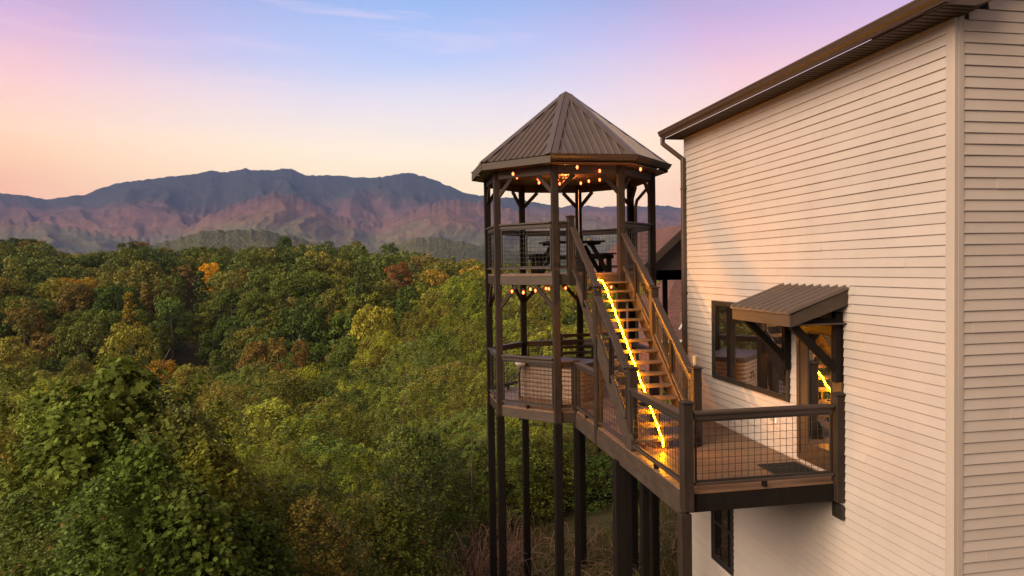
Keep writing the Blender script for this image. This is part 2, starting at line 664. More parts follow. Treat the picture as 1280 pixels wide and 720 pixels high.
# ridges behind it: skyline traced in columns/rows, each with its own distance
SKY_MAIN = [(-700, 262), (-420, 235), (-200, 250), (-60, 240), (0, 242.5), (30, 244), (60, 249.5), (90, 246), (112, 243), (130, 236), (150, 229), (180, 225.5), (205, 222), (225, 220), (250, 218), (268, 214), (285, 216.5), (300, 213), (310, 210.5), (320, 214), (332, 212.5), (345, 213.8), (362, 210.5), (372, 213), (385, 219), (400, 219.5), (425, 219.5), (450, 222), (480, 221.5), (500, 217.5), (513, 215.5), (525, 219), (545, 224), (565, 233), (582, 241), (600, 244), (625, 247.5), (640, 247), (655, 250), (672, 254), (690, 257), (700, 259.5), (718, 256), (740, 258), (757, 259), (772, 256.5), (800, 257.5), (830, 256.5), (850, 259.5), (900, 262), (1000, 256), (1150, 262), (1400, 255), (1900, 262)]
SKY_MID = [(-700, 300), (-200, 285), (0, 275), (60, 277), (120, 290), (190, 300), (230, 290), (265, 268), (300, 254), (325, 246), (345, 241), (360, 241.5), (380, 249), (405, 259), (430, 272), (470, 284), (500, 270), (530, 258), (560, 250), (600, 252), (650, 262), (700, 268), (760, 272), (830, 280), (900, 280), (1300, 275), (1900, 280)]
SKY_LOW = [(-700, 330), (0, 318), (120, 320), (185, 308), (215, 300), (240, 294), (252, 290), (270, 288.5), (290, 287), (310, 287), (335, 288), (352, 292), (375, 296), (405, 306), (450, 320), (490, 309), (515, 298), (545, 296), (580, 302), (620, 312), (700, 318), (800, 325), (1900, 330)]


def skyline(tab, pxx):
    return np.interp(pxx, [c[0] for c in tab], [c[1] for c in tab])


def ridge_h(tab, pxx, r):
    """height needed at distance r along each column for its skyline row"""
    row = skyline(tab, pxx)
    hor = 335.4 + 0.01612 * (640 - pxx)
    return (hor - row) / FPX * r


def polar_sheet(name, az, rr, hf, mat, kind, label=None):
    A, RR = np.meshgrid(az, rr)
    x = RR * (np.sin(A) * R0[0] + np.cos(A) * FH[0])
    y = RR * (np.sin(A) * R0[1] + np.cos(A) * FH[1])
    z = hf(A, RR)
    n, k = A.shape
    co = np.stack([x, y, z], -1).reshape(-1, 3)
    me = bpy.data.meshes.new(name)
    me.vertices.add(n * k)
    me.vertices.foreach_set('co', co.reshape(-1).astype(np.float32))
    i = np.arange((n - 1) * (k - 1))
    b0 = (i // (k - 1)) * k + i % (k - 1)
    q = np.stack([b0, b0 + k, b0 + k + 1, b0 + 1], -1)[:, ::-1]
    me.loops.add(q.size)
    me.loops.foreach_set('vertex_index', q.reshape(-1).astype(np.int32))
    me.polygons.add(len(q))
    me.polygons.foreach_set('loop_start', np.arange(len(q), dtype=np.int32) * 4)
    me.polygons.foreach_set('loop_total', np.full(len(q), 4, dtype=np.int32))
    me.polygons.foreach_set('use_smooth', np.ones(len(q), dtype=bool))
    me.materials.append(mat)
    me.update(calc_edges=True)
    o = bpy.data.objects.new(name, me)
    COL.objects.link(o)
    tag(o, label, None, None, kind)
    return o


def near_h(A, RR):
    d, u = RR * np.cos(A), RR * np.sin(A)
    z = ground_z(np.maximum(d, 0), u)
    back = sstep(5, -30, d)
    return z * (1 - back) + (-9.0) * back


AZ_ALL = np.concatenate([np.radians(np.linspace(-180, -44, 60)), np.radians(np.linspace(-43.6, 43.6, 360)), np.radians(np.linspace(44, 180, 60))])
R_NEAR = np.concatenate([np.linspace(0.3, 40, 60), np.linspace(41.5, 330, 130)])
polar_sheet('ground', AZ_ALL, R_NEAR, near_h, M['ground'], 'structure', 'dark wooded ground falling away from the house')


def far_h(A, RR):
    pxx = 640 + FPX * np.tan(np.clip(A, -1.15, 1.15))
    d, u = RR * np.cos(A), RR * np.sin(A)
    near = near_h(A, RR)
    X, Y = RR * np.sin(A), RR * np.cos(A)
    wz = 260 * (fbm(X / 1500, Y / 1500, 41, 4) - .5)
    base = -78 + 60 * (fbm(X / 900, Y / 900, 77, 5) - .5) + 0 * RR

    def ridge(tab, r0, wf, wb, amp, seed, sharp=1.25, spur=520., jag=60.):
        rw = RR + wz * 0.5
        h = ridge_h(tab, pxx, r0 * np.cos(np.clip(A, -1.2, 1.2)))
        t = np.where(rw < r0, 1 - (r0 - rw) / wf, 1 - (rw - r0) / wb)
        t = np.clip(t, 0, 1)
        body = base + (h - base) * t ** sharp + jag * (fbm(A * 220, A * 0 + seed, seed + 9, 4) - .5) * t ** 10
        lat = A * r0
        wl = 420 * (fbm(X / 700, Y / 700, seed + 3, 4) - .5)
        sp = ridged((lat + wl) / spur + (RR - r0) * .0004, (RR + 2 * wl) / (spur * 2.6), seed, 5) - .62
        tt = np.clip(np.where(rw < r0, (r0 - rw) / wf, 1), 0, 1)
        env = np.clip(tt * 3.5, 0, 1) ** 1.3 * (1 - tt) ** 0.6 * (t > 0)
        return body + sp * amp * .55 * env * (np.clip((h - base), 0, None) / 900)
    rough = (hash2(np.round(A * 6000), np.round(RR / 7), 5) - .5)
    h3 = ridge(SKY_MAIN, 7600., 3300., 1400., 760., 11, 1.25, 560., 26.)
    h2 = ridge(SKY_MID, 5600., 2500., 1100., 480., 31, 1.15, 300.)
    h1 = ridge(SKY_LOW, 1900., 900., 700., 80., 51, 1.1, 260., 12.)
    z = np.maximum(np.maximum(h1, h2), h3)
    z = z + (ridged(X / 260, Y / 520, 61, 4) - .6) * np.clip(RR / 260, 3, 24) * sstep(900, 3500, RR) * (1 - sstep(6900, 7450, RR)) * np.where(z > base + 60, 1., .3)
    z = z + rough * np.clip(RR / 1500, 0.3, 4.0) * np.where(z > base + 3, 1.0, .6)
    w = sstep(300, 760, RR)
    back = sstep(math.radians(75), math.radians(110), np.abs(A))
    z = z * (1 - back) + (base * .4) * back
    return near * (1 - w) + z * w


AZ_FAR = np.concatenate([np.radians(np.linspace(-180, -44, 40)), np.radians(np.linspace(-43.7, 43.7, 760)), np.radians(np.linspace(44, 180, 40))])
R_HILL = np.concatenate([np.linspace(329.5, 900, 30), np.linspace(915, 3000, 100)])
polar_sheet('hills', AZ_FAR, R_HILL, far_h, M['hills'], 'structure', 'low wooded hills between the near forest and the mountain')
R_MTN = np.linspace(2995, 9200, 250)
polar_sheet('mountain', AZ_FAR, R_MTN, far_h, M['hills'], 'structure', 'long autumn coloured mountain range along the horizon')

# ------------------------------------------------------------------ house
X0, YN, YF, ZT, ZB = 6.2, 6.713, 13.76, 2.705, -9.2
LAP = 0.12402
house = thing('house', 'cream lap sided house with brown gutter, door canopy and dark framed window', 'house', (8.5, 10.2, ZB))
mb = MB()
mb.box(X0 + .02, 15.2, YN + .02, YF, ZB, ZT - .02, 0)
mb.build('wall_core', M['trim'], house)


def lap_piece(mb, o, t, n, s0, s1, z0, z1, extra, seed):
    """one siding lap from s0 to s1 along direction t, leaning out along n at its lower edge"""
    k = max(1, int((s1 - s0) / 0.45))
    ss = np.linspace(s0, s1, k + 1)
    w = (vnoise(ss * 1.3, ss * 0 + seed * 3.7, 4) - .5) * 0.007
    vs = []
    for s, dw in zip(ss, w):
        b0 = o + t * s
        vs += [b0 + n * (0.003 + extra) + np.array([0, 0, z1]), b0 + n * (0.0185 + extra + dw) + np.array([0, 0, z0 + 0.004]),
               b0 + n * (0.017 + extra + dw) + np.array([0, 0, z0]), b0 + n * 0.001 + np.array([0, 0, z0 + .001])]
    fs = []
    for i in range(k):
        a, c = 4 * i, 4 * (i + 1)
        fs += [(a, a + 1, c + 1, c), (a + 1, a + 2, c + 2, c + 1), (a + 2, a + 3, c + 3, c + 2)]
    fs += [(0, 3, 2, 1), (4 * k, 4 * k + 1, 4 * k + 2, 4 * k + 3)]
    mb.add(vs, fs)


mb = MB()
o_, t_, n_ = np.array([X0, 0, 0.]), np.array([0, 1., 0]), np.array([-1., 0, 0])
z = 2.542
kk = 0
while z > ZB:
    s0, s1 = YN + .10, YF - .02
    seam = YN + .6 + (YF - YN - 1.2) * ((kk * 0.381966 + .13 * random.random()) % 1)
    lap_piece(mb, o_, t_, n_, s0, seam, z, z + LAP, 0.0, kk)
    lap_piece(mb, o_, t_, n_, seam - .02, s1, z, z + LAP, 0.0024, kk + 60)
    z -= LAP
    kk += 1
lap_piece(mb, o_, t_, n_, YN + .1, YF - .02, 2.542 + LAP, 2.542 + LAP + .07, 0.0, 99)
mb.build('siding_wall', M['siding'], house, 'pinkish cream siding in the light of the stair lights')
mb = MB()
o_, t_, n_ = np.array([0, YN, 0.]), np.array([1., 0, 0]), np.array([0, -1., 0])
z = 2.542 + LAP * 17
kk = 0
while z > ZB:
    xs = max(X0 + .10, X0 + (z + LAP - ZT) / 0.5)
    xe = min(15.2, 15.0 - (z + LAP - ZT) / 0.5)
    if xe > xs + .2:
        seam = xs + (xe - xs) * ((kk * 0.381966 + .21) % 1)
        lap_piece(mb, o_, t_, n_, xs, seam, z, z + LAP, 0.0, kk + 200)
        lap_piece(mb, o_, t_, n_, seam - .02, xe, z, z + LAP, 0.0024, kk + 300)
    z -= LAP
    kk += 1
mb.build('gable_wall', M['siding'], house, 'tan shaded siding on the wall round the corner')
mb = MB()
mb.box(X0 - .022, X0 + .03, YN - .022, YN + .088, ZB, ZT - .02, .004)
mb.box(X0 + .0305, X0 + .092, YN - .0225, YN + .03, ZB, ZT + .02, .004)
mb.box(X0 - .0205, X0 + .01, YN + .0885, YN + .102, ZB, ZT - .02, .002)
mb.box(X0 + .0925, X0 + .105, YN - .0205, YN + .02, ZB, ZT + .02, .002)
mb.build('corner_trim', M['trim'], house)
mb = MB()
mb.box(X0 - .022, X0 + .03, YF - .02, YF + .03, ZB, ZT - .02, .004)
mb.build('corner_trim', M['trim'], house)
# roof, soffit, gutter
mb = MB()
for sg, xe in ((1, 5.80), (-1, 15.4)):
    p = [(xe, 6.38, 2.86), (10.6, 6.38, 5.26), (10.6, 6.38, 5.10), (xe, 6.38, 2.72)]
    mb.prism(p if sg > 0 else p[::-1], (0, 7.62, 0))
rf = mb.build('roof', M['roof_metal'], house)
mb = MB()
mb.box(5.83, X0 + .05, 6.44, 14.0, 2.690, 2.706, .002)
yy = 6.5
while yy < 13.95:
    mb.box(5.835, X0 + .04, yy, yy + .012, 2.683, 2.689, 0)
    yy += .1
mb.build('soffit', M['soffit'], rf)
mb = MB()
prof = [(5.828, 2.712), (5.765, 2.712), (5.757, 2.738), (5.735, 2.752), (5.715, 2.775), (5.703, 2.815), (5.69, 2.83), (5.69, 2.848), (5.703, 2.850), (5.708, 2.838), (5.828, 2.838)]
mb.prism([(x, 6.36, z) for x, z in prof], (0, 7.66, 0))
mb.build('gutter', M['brown_metal'], rf)
mb = MB()
mb.prism([(5.80, 6.40, 2.70), (6.16, 6.40, 2.70), (6.46, 6.40, 2.80), (6.46, 6.40, 2.98), (5.80, 6.40, 2.86)], (0, .30, 0))
mb.build('cornice_return', M['brown_metal'], rf)
mb = MB()
mb.bar((5.77, 13.93, 2.72), (5.77, 13.93, 2.56), .085, .07, (0, 1, 0), .01)
mb.bar((5.77, 13.925, 2.585), (6.13, 13.73, 2.235), .086, .071, (0, 1, 0), .01)
mb.box(6.09, 6.172, 13.68, 13.77, ZB, 2.26, .01)
for zz in (1.6, -.6, -2.6, -5):
    mb.box(6.085, 6.19, 13.665, 13.785, zz, zz + .03, .002)
mb.build('downspout', M['brown_metal'], house)


def framed(mb, xo, y0, y1, z0, z1, w, proud=.05):
    """rectangular casing on the wall plane"""
    mb.box(xo - proud, xo + .01, y0, y0 + w, z0, z1, .004)
    mb.box(xo - proud, xo + .01, y1 - w, y1, z0, z1, .004)
    mb.box(xo - proud + .001, xo + .01, y0 + w, y1 - w, z1 - w, z1 - .0005, .004)
    mb.box(xo - proud + .001, xo + .01, y0 + w, y1 - w, z0 + .0005, z0 + w, .004)


# picture window
mb = MB()
framed(mb, X0, 9.90, 12.51, -2.18, -.69, .055, .055)
framed(mb, X0, 9.957, 12.453, -2.123, -.747, .03, .042)
w = mb.build('window', M['black_metal'], house, 'wide black framed picture window reflecting the stairs')
mb = MB()
mb.box(X0 - .03, X0 + .005, 9.98, 12.43, -2.10, -.77, 0)
mb.build('pane', M['glass'], w)
# lower window
mb = MB()
framed(mb, X0, 11.76, 12.60, -5.78, -4.28, .05, .055)
framed(mb, X0, 11.812, 12.548, -5.728, -5.0, .04, .042)
framed(mb, X0, 11.812, 12.548, -5.04, -4.332, .035, .034)
w = mb.build('window', M['black_metal'], house, 'small black sash window below the deck')
mb = MB()
mb.box(X0 - .028, X0 + .005, 11.83, 12.53, -5.71, -4.35, 0)
mb.build('pane', M['glass'], w)
# door
mb = MB()
framed(mb, X0, 8.60, 9.68, -2.99, -.80, .075, .05)
dr = mb.build('door', M['door'], house, 'brown door with a tall glass panel')
mb = MB()
Y0, Y1, Z0, Z1 = 8.685, 9.595, -2.965, -.885
gy0, gy1, gz0, gz1 = 8.83, 9.42, -2.72, -1.02
mb.box(X0 - .036, X0 + .01, Y0, gy0, Z0, Z1, .004)
mb.box(X0 - .036, X0 + .01, gy1, Y1, Z0, Z1, .004)
mb.box(X0 - .0355, X0 + .01, gy0, gy1, Z0, gz0, .004)
mb.box(X0 - .0355, X0 + .01, gy0, gy1, gz1, Z1, .004)
mb.build('leaf', M['door'], dr)
mb = MB()
framed(mb, X0 - .03, gy0, gy1, gz0, gz1, .022, .016)
mb.build('glazing_bead', M['handrail'], dr)
mb = MB()
mb.box(X0 - .028, X0 + .005, gy0 + .01, gy1 - .01, gz0 + .01, gz1 - .01, 0)
mb.build('pane', M['glass'], dr)
mb = MB()
mb.tube([(X0 - .036, 8.755, -1.95), (X0 - .085, 8.755, -1.95), (X0 - .09, 8.85, -1.95)], .011, 8)
mb.box(X0 - .044, X0 - .03, 8.73, 8.78, -2.03, -1.87, .004)
mb.build('handle', M['black_metal'], dr)
# canopy over the door: standing seam sheet, boxed fascia, two brackets
CY0, CY1, CXF = 8.50, 10.08, 5.31
mb = MB()
zt0, zt1 = -.335, -.655
sl = np.array([CXF - X0, 0, zt1 - zt0])
mb.prism([(X0 - .01, CY0 - .02, zt0), (CXF - .03, CY0 - .02, zt1 - .010), (CXF - .03, CY0 - .02, zt1 - .028), (X0 - .01, CY0 - .02, zt0 - .02)], (0, CY1 - CY0 + .04, 0))
for i in range(9):
    yy = CY0 + .03 + (CY1 - CY0 - .06) * i / 8
    for dy in ((0, .028),) if i in (0, 8) else ((-.014, .028),):
        mb.prism([(X0 - .02, yy + dy[0] - .012, zt0 + .001), (X0 - .02, yy + dy[0] + dy[1] + .012, zt0 + .001), (X0 - .02, yy + dy[0] + dy[1], zt0 + .036), (X0 - .02, yy + dy[0], zt0 + .036)], (CXF - X0 - .005, 0, zt1 - zt0 - .007))
cn = mb.build('canopy', M['roof_metal'], house, 'brown sheet metal canopy over the door')
mb = MB()
mb.box(CXF - .005, CXF + .035, CY0, CY1, zt1 - .20, zt1 - .028, .004)
for yy in (CY0, CY1 - .035):
    mb.prism([(X0 - .012, yy, zt0 - .025), (CXF + .036, yy, zt1 - .03), (CXF + .036, yy, zt1 - .199), (X0 - .012, yy, zt0 - .24)], (0, .035, 0))
mb.box(CXF + .037, X0 - .012, CY0 + .036, CY1 - .036, zt1 - .19, zt1 - .17, 0)
mb.build('fascia', M['fascia_wood'], cn)
mb = MB()
mb.box(X0 - .03, X0 + .0, CY0 - .035, CY1 + .035, zt0 - .0, zt0 + .03, .003)
mb.box(X0 - .022, X0 + .0, CY0 - .04, CY0 - .022, zt0 - .26, zt0 + .03, .003)
mb.build('flashing', M['trim'], cn)
for yy in (8.60, 9.86):
    mb = MB()
    mb.box(X0 - .13, X0 - .02, yy, yy + .10, -1.66, zt1 - .03, .006)
    mb.bar((X0 - .06, yy + .05, -1.52), (CXF + .12, yy + .05, zt1 - .19), .09, .1, (0, 0, 1), .006)
    mb.bar((X0 - .02, yy + .05, zt1 - .15), (CXF + .04, yy + .05, zt1 - .15), .085, .07, (0, 0, 1), .006)
    mb.build('bracket', M['dark_wood'], cn)
# outlet cover, ledger block
mb = MB()
mb.box(X0 - .045, X0 - .01, 10.27, 10.42, -2.60, -2.42, .012)
ol = mb.build('outlet_cover', M['white'], house)
mb = MB()
mb.box(X0 - .075, X0 - .0455, 10.30, 10.39, -2.575, -2.445, .01)
mb.build('flap', M['lens'], ol)

# ------------------------------------------------------------------ shared timber pieces


def wire_panel(name, p00, p10, p01, p11, parent, nx, nz, frame=.026, r=.0028, mat=None):
    """black framed welded wire panel filling the quad p00-p10 (lower edge) to p01-p11 (upper edge)"""
    p00, p10, p01, p11 = [np.asarray(q, float) for q in (p00, p10, p01, p11)]
    mb = MB()
    nrm = np.cross(p10 - p00, p01 - p00)
    nrm /= np.linalg.norm(nrm)

    def P(a, b_):
        return (p00 * (1 - a) + p10 * a) * (1 - b_) + (p01 * (1 - a) + p11 * a) * b_
    for a, b_ in ((p00, p10), (p01, p11), (p00, p01), (p10, p11)):
        mb.bar(a, b_, frame, frame, nrm, .003)
    for i in range(1, nx):
        mb.bar(P(i / nx, .0), P(i / nx, 1), 2 * r, 2 * r, nrm, 0)
    for j in range(1, nz):
        mb.bar(P(0, j / nz) + nrm * 2 * r, P(1, j / nz) + nrm * 2 * r, 2 * r, 2 * r, nrm, 0)
    return mb.build(name, M['wire'], parent)


def railing(parent, a, b_, zt, zb, ztop_cap=.04, block=True, inset=.085, capw=.13, label=None):
    """level guard rail between two post centres: flat cap on a sub rail, bottom rail, wire panel"""
    a, b_ = np.array([a[0], a[1], 0.]), np.array([b_[0], b_[1], 0.])
    L_ = np.linalg.norm(b_ - a)
    t = (b_ - a) / L_
    a, b_ = a + t * min(inset, L_ * .3), b_ - t * min(inset, L_ * .3)
    up = np.array([0, 0, 1.])
    L_ = np.linalg.norm(b_ - a)
    mb = MB()
    mb.bar(a + up * (zt - .019), b_ + up * (zt - .019), capw, .036, up)
    mb.bar(a + up * (zt - .078), b_ + up * (zt - .078), .04, .078, up)
    r = mb.build('railing', M['handrail'], parent, label)
    mb = MB()
    mb.bar(a + up * (zb + .02), b_ + up * (zb + .02), .085, .04, up)
    mb.build('bottom_rail', M['handrail'], r)
    e = t * min(.03, L_ * .2)
    lo, hi = up * (zb + .055), up * (zt - .132)
    wire_panel('wire_panel', a + e + lo, b_ - e + lo, a + e + hi, b_ - e + hi, r, max(2, round(L_ / .1)), max(2, round((zt - zb - .19) / .1)))
    if block and L_ > .6:
        mb = MB()
        c = (a + b_) / 2
        mb.bar(c + up * (zb - .085), c + up * (zb - .001), .07, .06, t)
        mb.build('rail_block', M['dark_wood'], r)
    return r


def post(parent, x, y, z0, z1, w=.145, name='post', mat='wood', cap=False, label=None):
    mb = MB()
    mb.box(x - w / 2, x + w / 2, y - w / 2, y + w / 2, z0, z1, .008)
    p = mb.build(name, M[mat], parent, label)
    if cap:
        mb = MB()
        h = w / 2 + .018
        mb.box(x - h, x + h, y - h, y + h, z1 + .001, z1 + .022, .005)
        q = w / 2 + .004
        b0 = [(x - q, y - q, z1 + .0225), (x + q, y - q, z1 + .0225), (x + q, y + q, z1 + .0225), (x - q, y + q, z1 + .0225)]
        mb.add(b0 + [(x, y, z1 + .05)], [(0, 1, 4), (1, 2, 4), (2, 3, 4), (3, 0, 4), (3, 2, 1, 0)])
        mb.build('post_cap', M['wood'], p)
    return p


def gz(x, y):
    return float(ground_z(x * FH[0] + y * FH[1], x * R0[0] + y * R0[1]))


# ------------------------------------------------------------------ walkway deck
ZD = -3.055
XL, YFD, YB = 3.86, 8.66, 14.25
deck = thing('deck', 'timber walkway deck on tall posts along the house wall', 'deck', (5.0, 11.0, ZD))
mb = MB()
y = YFD + .005
while y < YB - .02:
    y2 = min(y + .138, YB)
    mb.box(XL + .004, X0 - .02, y, y2, ZD - .036 + random.uniform(-.0012, .0012), ZD + random.uniform(-.0012, .0012), .004)
    y += .144
mb.build('floor', M['deck'], deck)
mb = MB()
mb.box(XL + .02, X0 - .06, YFD - .012, YFD + .03, ZD - .275, ZD - .042, .005)
mb.build('front_beam', M['dark_wood'], deck, 'dark front beam of the deck')
mb = MB()
mb.box(XL - .02, XL + .02, YFD + .09, YB, ZD - .355, ZD - .042, .005)
mb.build('side_beam', M['fascia_wood'], deck, 'long light brown fascia along the valley side')
mb = MB()
for xx in (4.4, 4.95, 5.5):
    mb.box(xx, xx + .04, YFD + .04, YB, ZD - .24, ZD - .043, 0)
mb.box(X0 - .055, X0 - .02, YFD + .05, YB, ZD - .26, ZD - .043, 0)
mb.build('joist_frame', M['dark_wood'], deck)
mb = MB()
mb.box(X0 - .07, X0 - .018, 8.57, 8.79, -3.585, -3.385, .004)
mb.build('ledger_block', M['black_metal'], deck)
post(deck, 3.885, 8.665, -3.30, -1.845, .148, cap=True, label='front corner post of the deck')
post(deck, 6.13, 8.64, -3.335, -1.84, .135, cap=True, label='deck post against the siding')
post(deck, 3.95, 10.94, -3.40, -1.70, .15, cap=True, label='newel post at the foot of the stairs on the valley side')
post(deck, 5.085, 10.94, ZD, -1.75, .15, cap=True, label='newel post at the foot of the stairs on the house side')
post(deck, 3.895, 12.67, -3.42, -.385, .14, cap=True, label='tall post beside the middle of the stairs')
post(deck, 3.885, 14.19, -3.40, -1.97, .14)
railing(deck, (3.90, 8.665), (6.13, 8.655), -1.965, -2.965)
railing(deck, (XL + .04, 8.665), (XL + .055, 10.94), -2.005, -2.975)
railing(deck, (XL + .03, 12.67), (XL + .02, 14.19), -2.005, -2.985)
railing(deck, (3.87, 14.19), (3.46, 14.178), -1.98, -2.985, block=False, inset=.06)
# lower rail and cut panel under the stairs
mb = MB()
mb.bar((XL + .04, 11.02, -2.965), (XL + .04, 12.60, -2.965), .085, .04)
r = mb.build('bottom_rail', M['handrail'], deck)
mb = MB()
d0, d1 = np.array([XL + .04, 11.05, -2.93]), np.array([XL + .04, 12.58, -1.78])
mb.bar(d0, d1, .026, .04, (1, 0, 0), .003)
mb.bar((XL + .04, 12.58, -2.93), (XL + .04, 12.58, -1.8), .026, .026, (1, 0, 0), .003)
for i in range(1, 16):
    q = d0 + (d1 - d0) * i / 16
    mb.bar((q[0], q[1], -2.94), q, .0056, .0056, (1, 0, 0), 0)
for j in range(1, 11):
    zz = -2.93 + .1 * j
    tt = (zz - d0[2]) / (d1[2] - d0[2])
    mb.bar((XL + .045, d0[1] + (d1[1] - d0[1]) * tt, zz), (XL + .045, 12.58, zz), .0056, .0056, (1, 0, 0), 0)
mb.build('wire_panel', M['wire'], r)
for (pxx, Y, w, nm) in ((855.5, 8.69, .15, None), (774.5, 11.4, .19, None), (785, 12.4, .12, None), (806, 12.2, .145, None), (721.5, 14.2, .1, None)):
    p = at_y(pxx, 640, Y)
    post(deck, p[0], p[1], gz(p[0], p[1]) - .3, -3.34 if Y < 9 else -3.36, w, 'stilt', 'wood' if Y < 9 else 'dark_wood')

# ------------------------------------------------------------------ two storey lookout tower
CX, CYT, RT = 4.21, 15.99, 1.964
ANG = [247.5, 292.5, 337.5, 22.5, 67.5, 112.5, 157.5, 202.5]   # counter-clockwise from the stair side


def octv(k, r=RT, jit=True):
    a = math.radians(ANG[k % 8])
    x, y = CX + r * math.cos(a), CYT + r * math.sin(a)
    if jit and r == RT:
        x += (0.0, -.05, 0, .03, .03, 0, 0, 0)[k % 8]
    return np.array([x, y, 0.])


def oct_strips(mb, r, z0, z1, w, along_x=True, gap=.004):
    """octagonal floor or ceiling cut into boards"""
    ap = r * math.cos(math.radians(22.5))
    hs = r * math.sin(math.radians(22.5))
    s = -ap
    while s < ap - .01:
        e = min(s + w, ap)

        def half(q):
            return hs + (ap - max(abs(q), hs)) if abs(q) > hs else ap
        pts = []
        cuts = sorted({s, e - gap} | {c for c in (-hs, hs) if s < c < e - gap})
        lo = [(-half(q), q) for q in cuts]
        hi = [(half(q), q) for q in cuts][::-1]
        pts = lo + hi
        if along_x:
            poly = [(CX + p[0], CYT + p[1], z0) for p in pts][::-1]
        else:
            poly = [(CX + p[1], CYT + p[0], z0) for p in pts]
        mb.prism(poly, (0, 0, z1 - z0))
        s += w


tower = thing('lookout_tower', 'octagonal two storey timber gazebo tower with pointed brown metal roof', 'gazebo', (CX, CYT, -8.5))
ZU = -.13
for k in range(8):
    v = octv(k)
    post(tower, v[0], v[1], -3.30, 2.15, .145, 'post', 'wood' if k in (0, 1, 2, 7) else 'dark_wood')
    post(tower, v[0], v[1], gz(v[0], v[1]) - .4, -3.305, .165, 'stilt', 'dark_wood')
mb = MB()
oct_strips(mb, RT + .02, ZU - .036, ZU, .14)
mb.build('upper_floor', M['deck'], tower)
mb = MB()
oct_strips(mb, RT + .03, ZD - .036, ZD, .14, False)
mb.build('lower_floor', M['deck'], tower)
for k in range(8):
    a, b_ = octv(k), octv(k + 1)
    t = (b_ - a) / np.linalg.norm(b_ - a)
    for nm, zc, h, th in (('upper_beam', ZU - .038 - .1, .2, .05), ('lower_beam', ZD - .038 - .105, .21, .05), ('header_beam', 2.06, .18, .06)):
        mb = MB()
        mb.bar(a + t * .07 + [0, 0, zc], b_ - t * .07 + [0, 0, zc], th, h)
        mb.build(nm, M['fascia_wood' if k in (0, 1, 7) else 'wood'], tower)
    # knee braces against the post k, to both sides, under roof and under upper floor
    for side in (1, -1):
        c = octv(k + side)
        tt = (c - a) / np.linalg.norm(c - a)
        for z0, z1, ln in ((1.60, 1.97, .36), (-.86, -.385, .44)):
            if z0 < 0 and ((k == 0 and side == 1) or (k == 1 and side == -1)):
                continue
            mb = MB()
            mb.bar(a + tt * .06 + [0, 0, z0], a + tt * (.06 + ln) + [0, 0, z1], .05, .09, (0, 0, 1))
            mb.build('knee_brace', M['wood'], tower)
# inner joists under upper floor
mb = MB()
for q in (-1.2, -.6, 0, .6, 1.2):
    ap = RT * math.cos(math.radians(22.5)) - .08
    hl = ap if abs(q) < .75 else .7516 + (ap - abs(q))
    mb.box(CX + q - .02, CX + q + .02, CYT - hl + .05, CYT + hl - .05, ZU - .22, ZU - .038, 0)
mb.build('joist_frame', M['dark_wood'], tower)
# guard rails
for k in range(1, 8):
    railing(tower, octv(k), octv(k + 1), .976, -.03, block=False)
railing(tower, octv(0), (3.79, 14.15), .976, -.03, block=False, inset=.06)
post(tower, 3.79, 14.15, -.38, 1.06, .14, cap=True, label='post at the head of the stairs')
for k in (2, 3, 4, 5, 6, 7):
    railing(tower, octv(k), octv(k + 1), -1.925, -2.985)
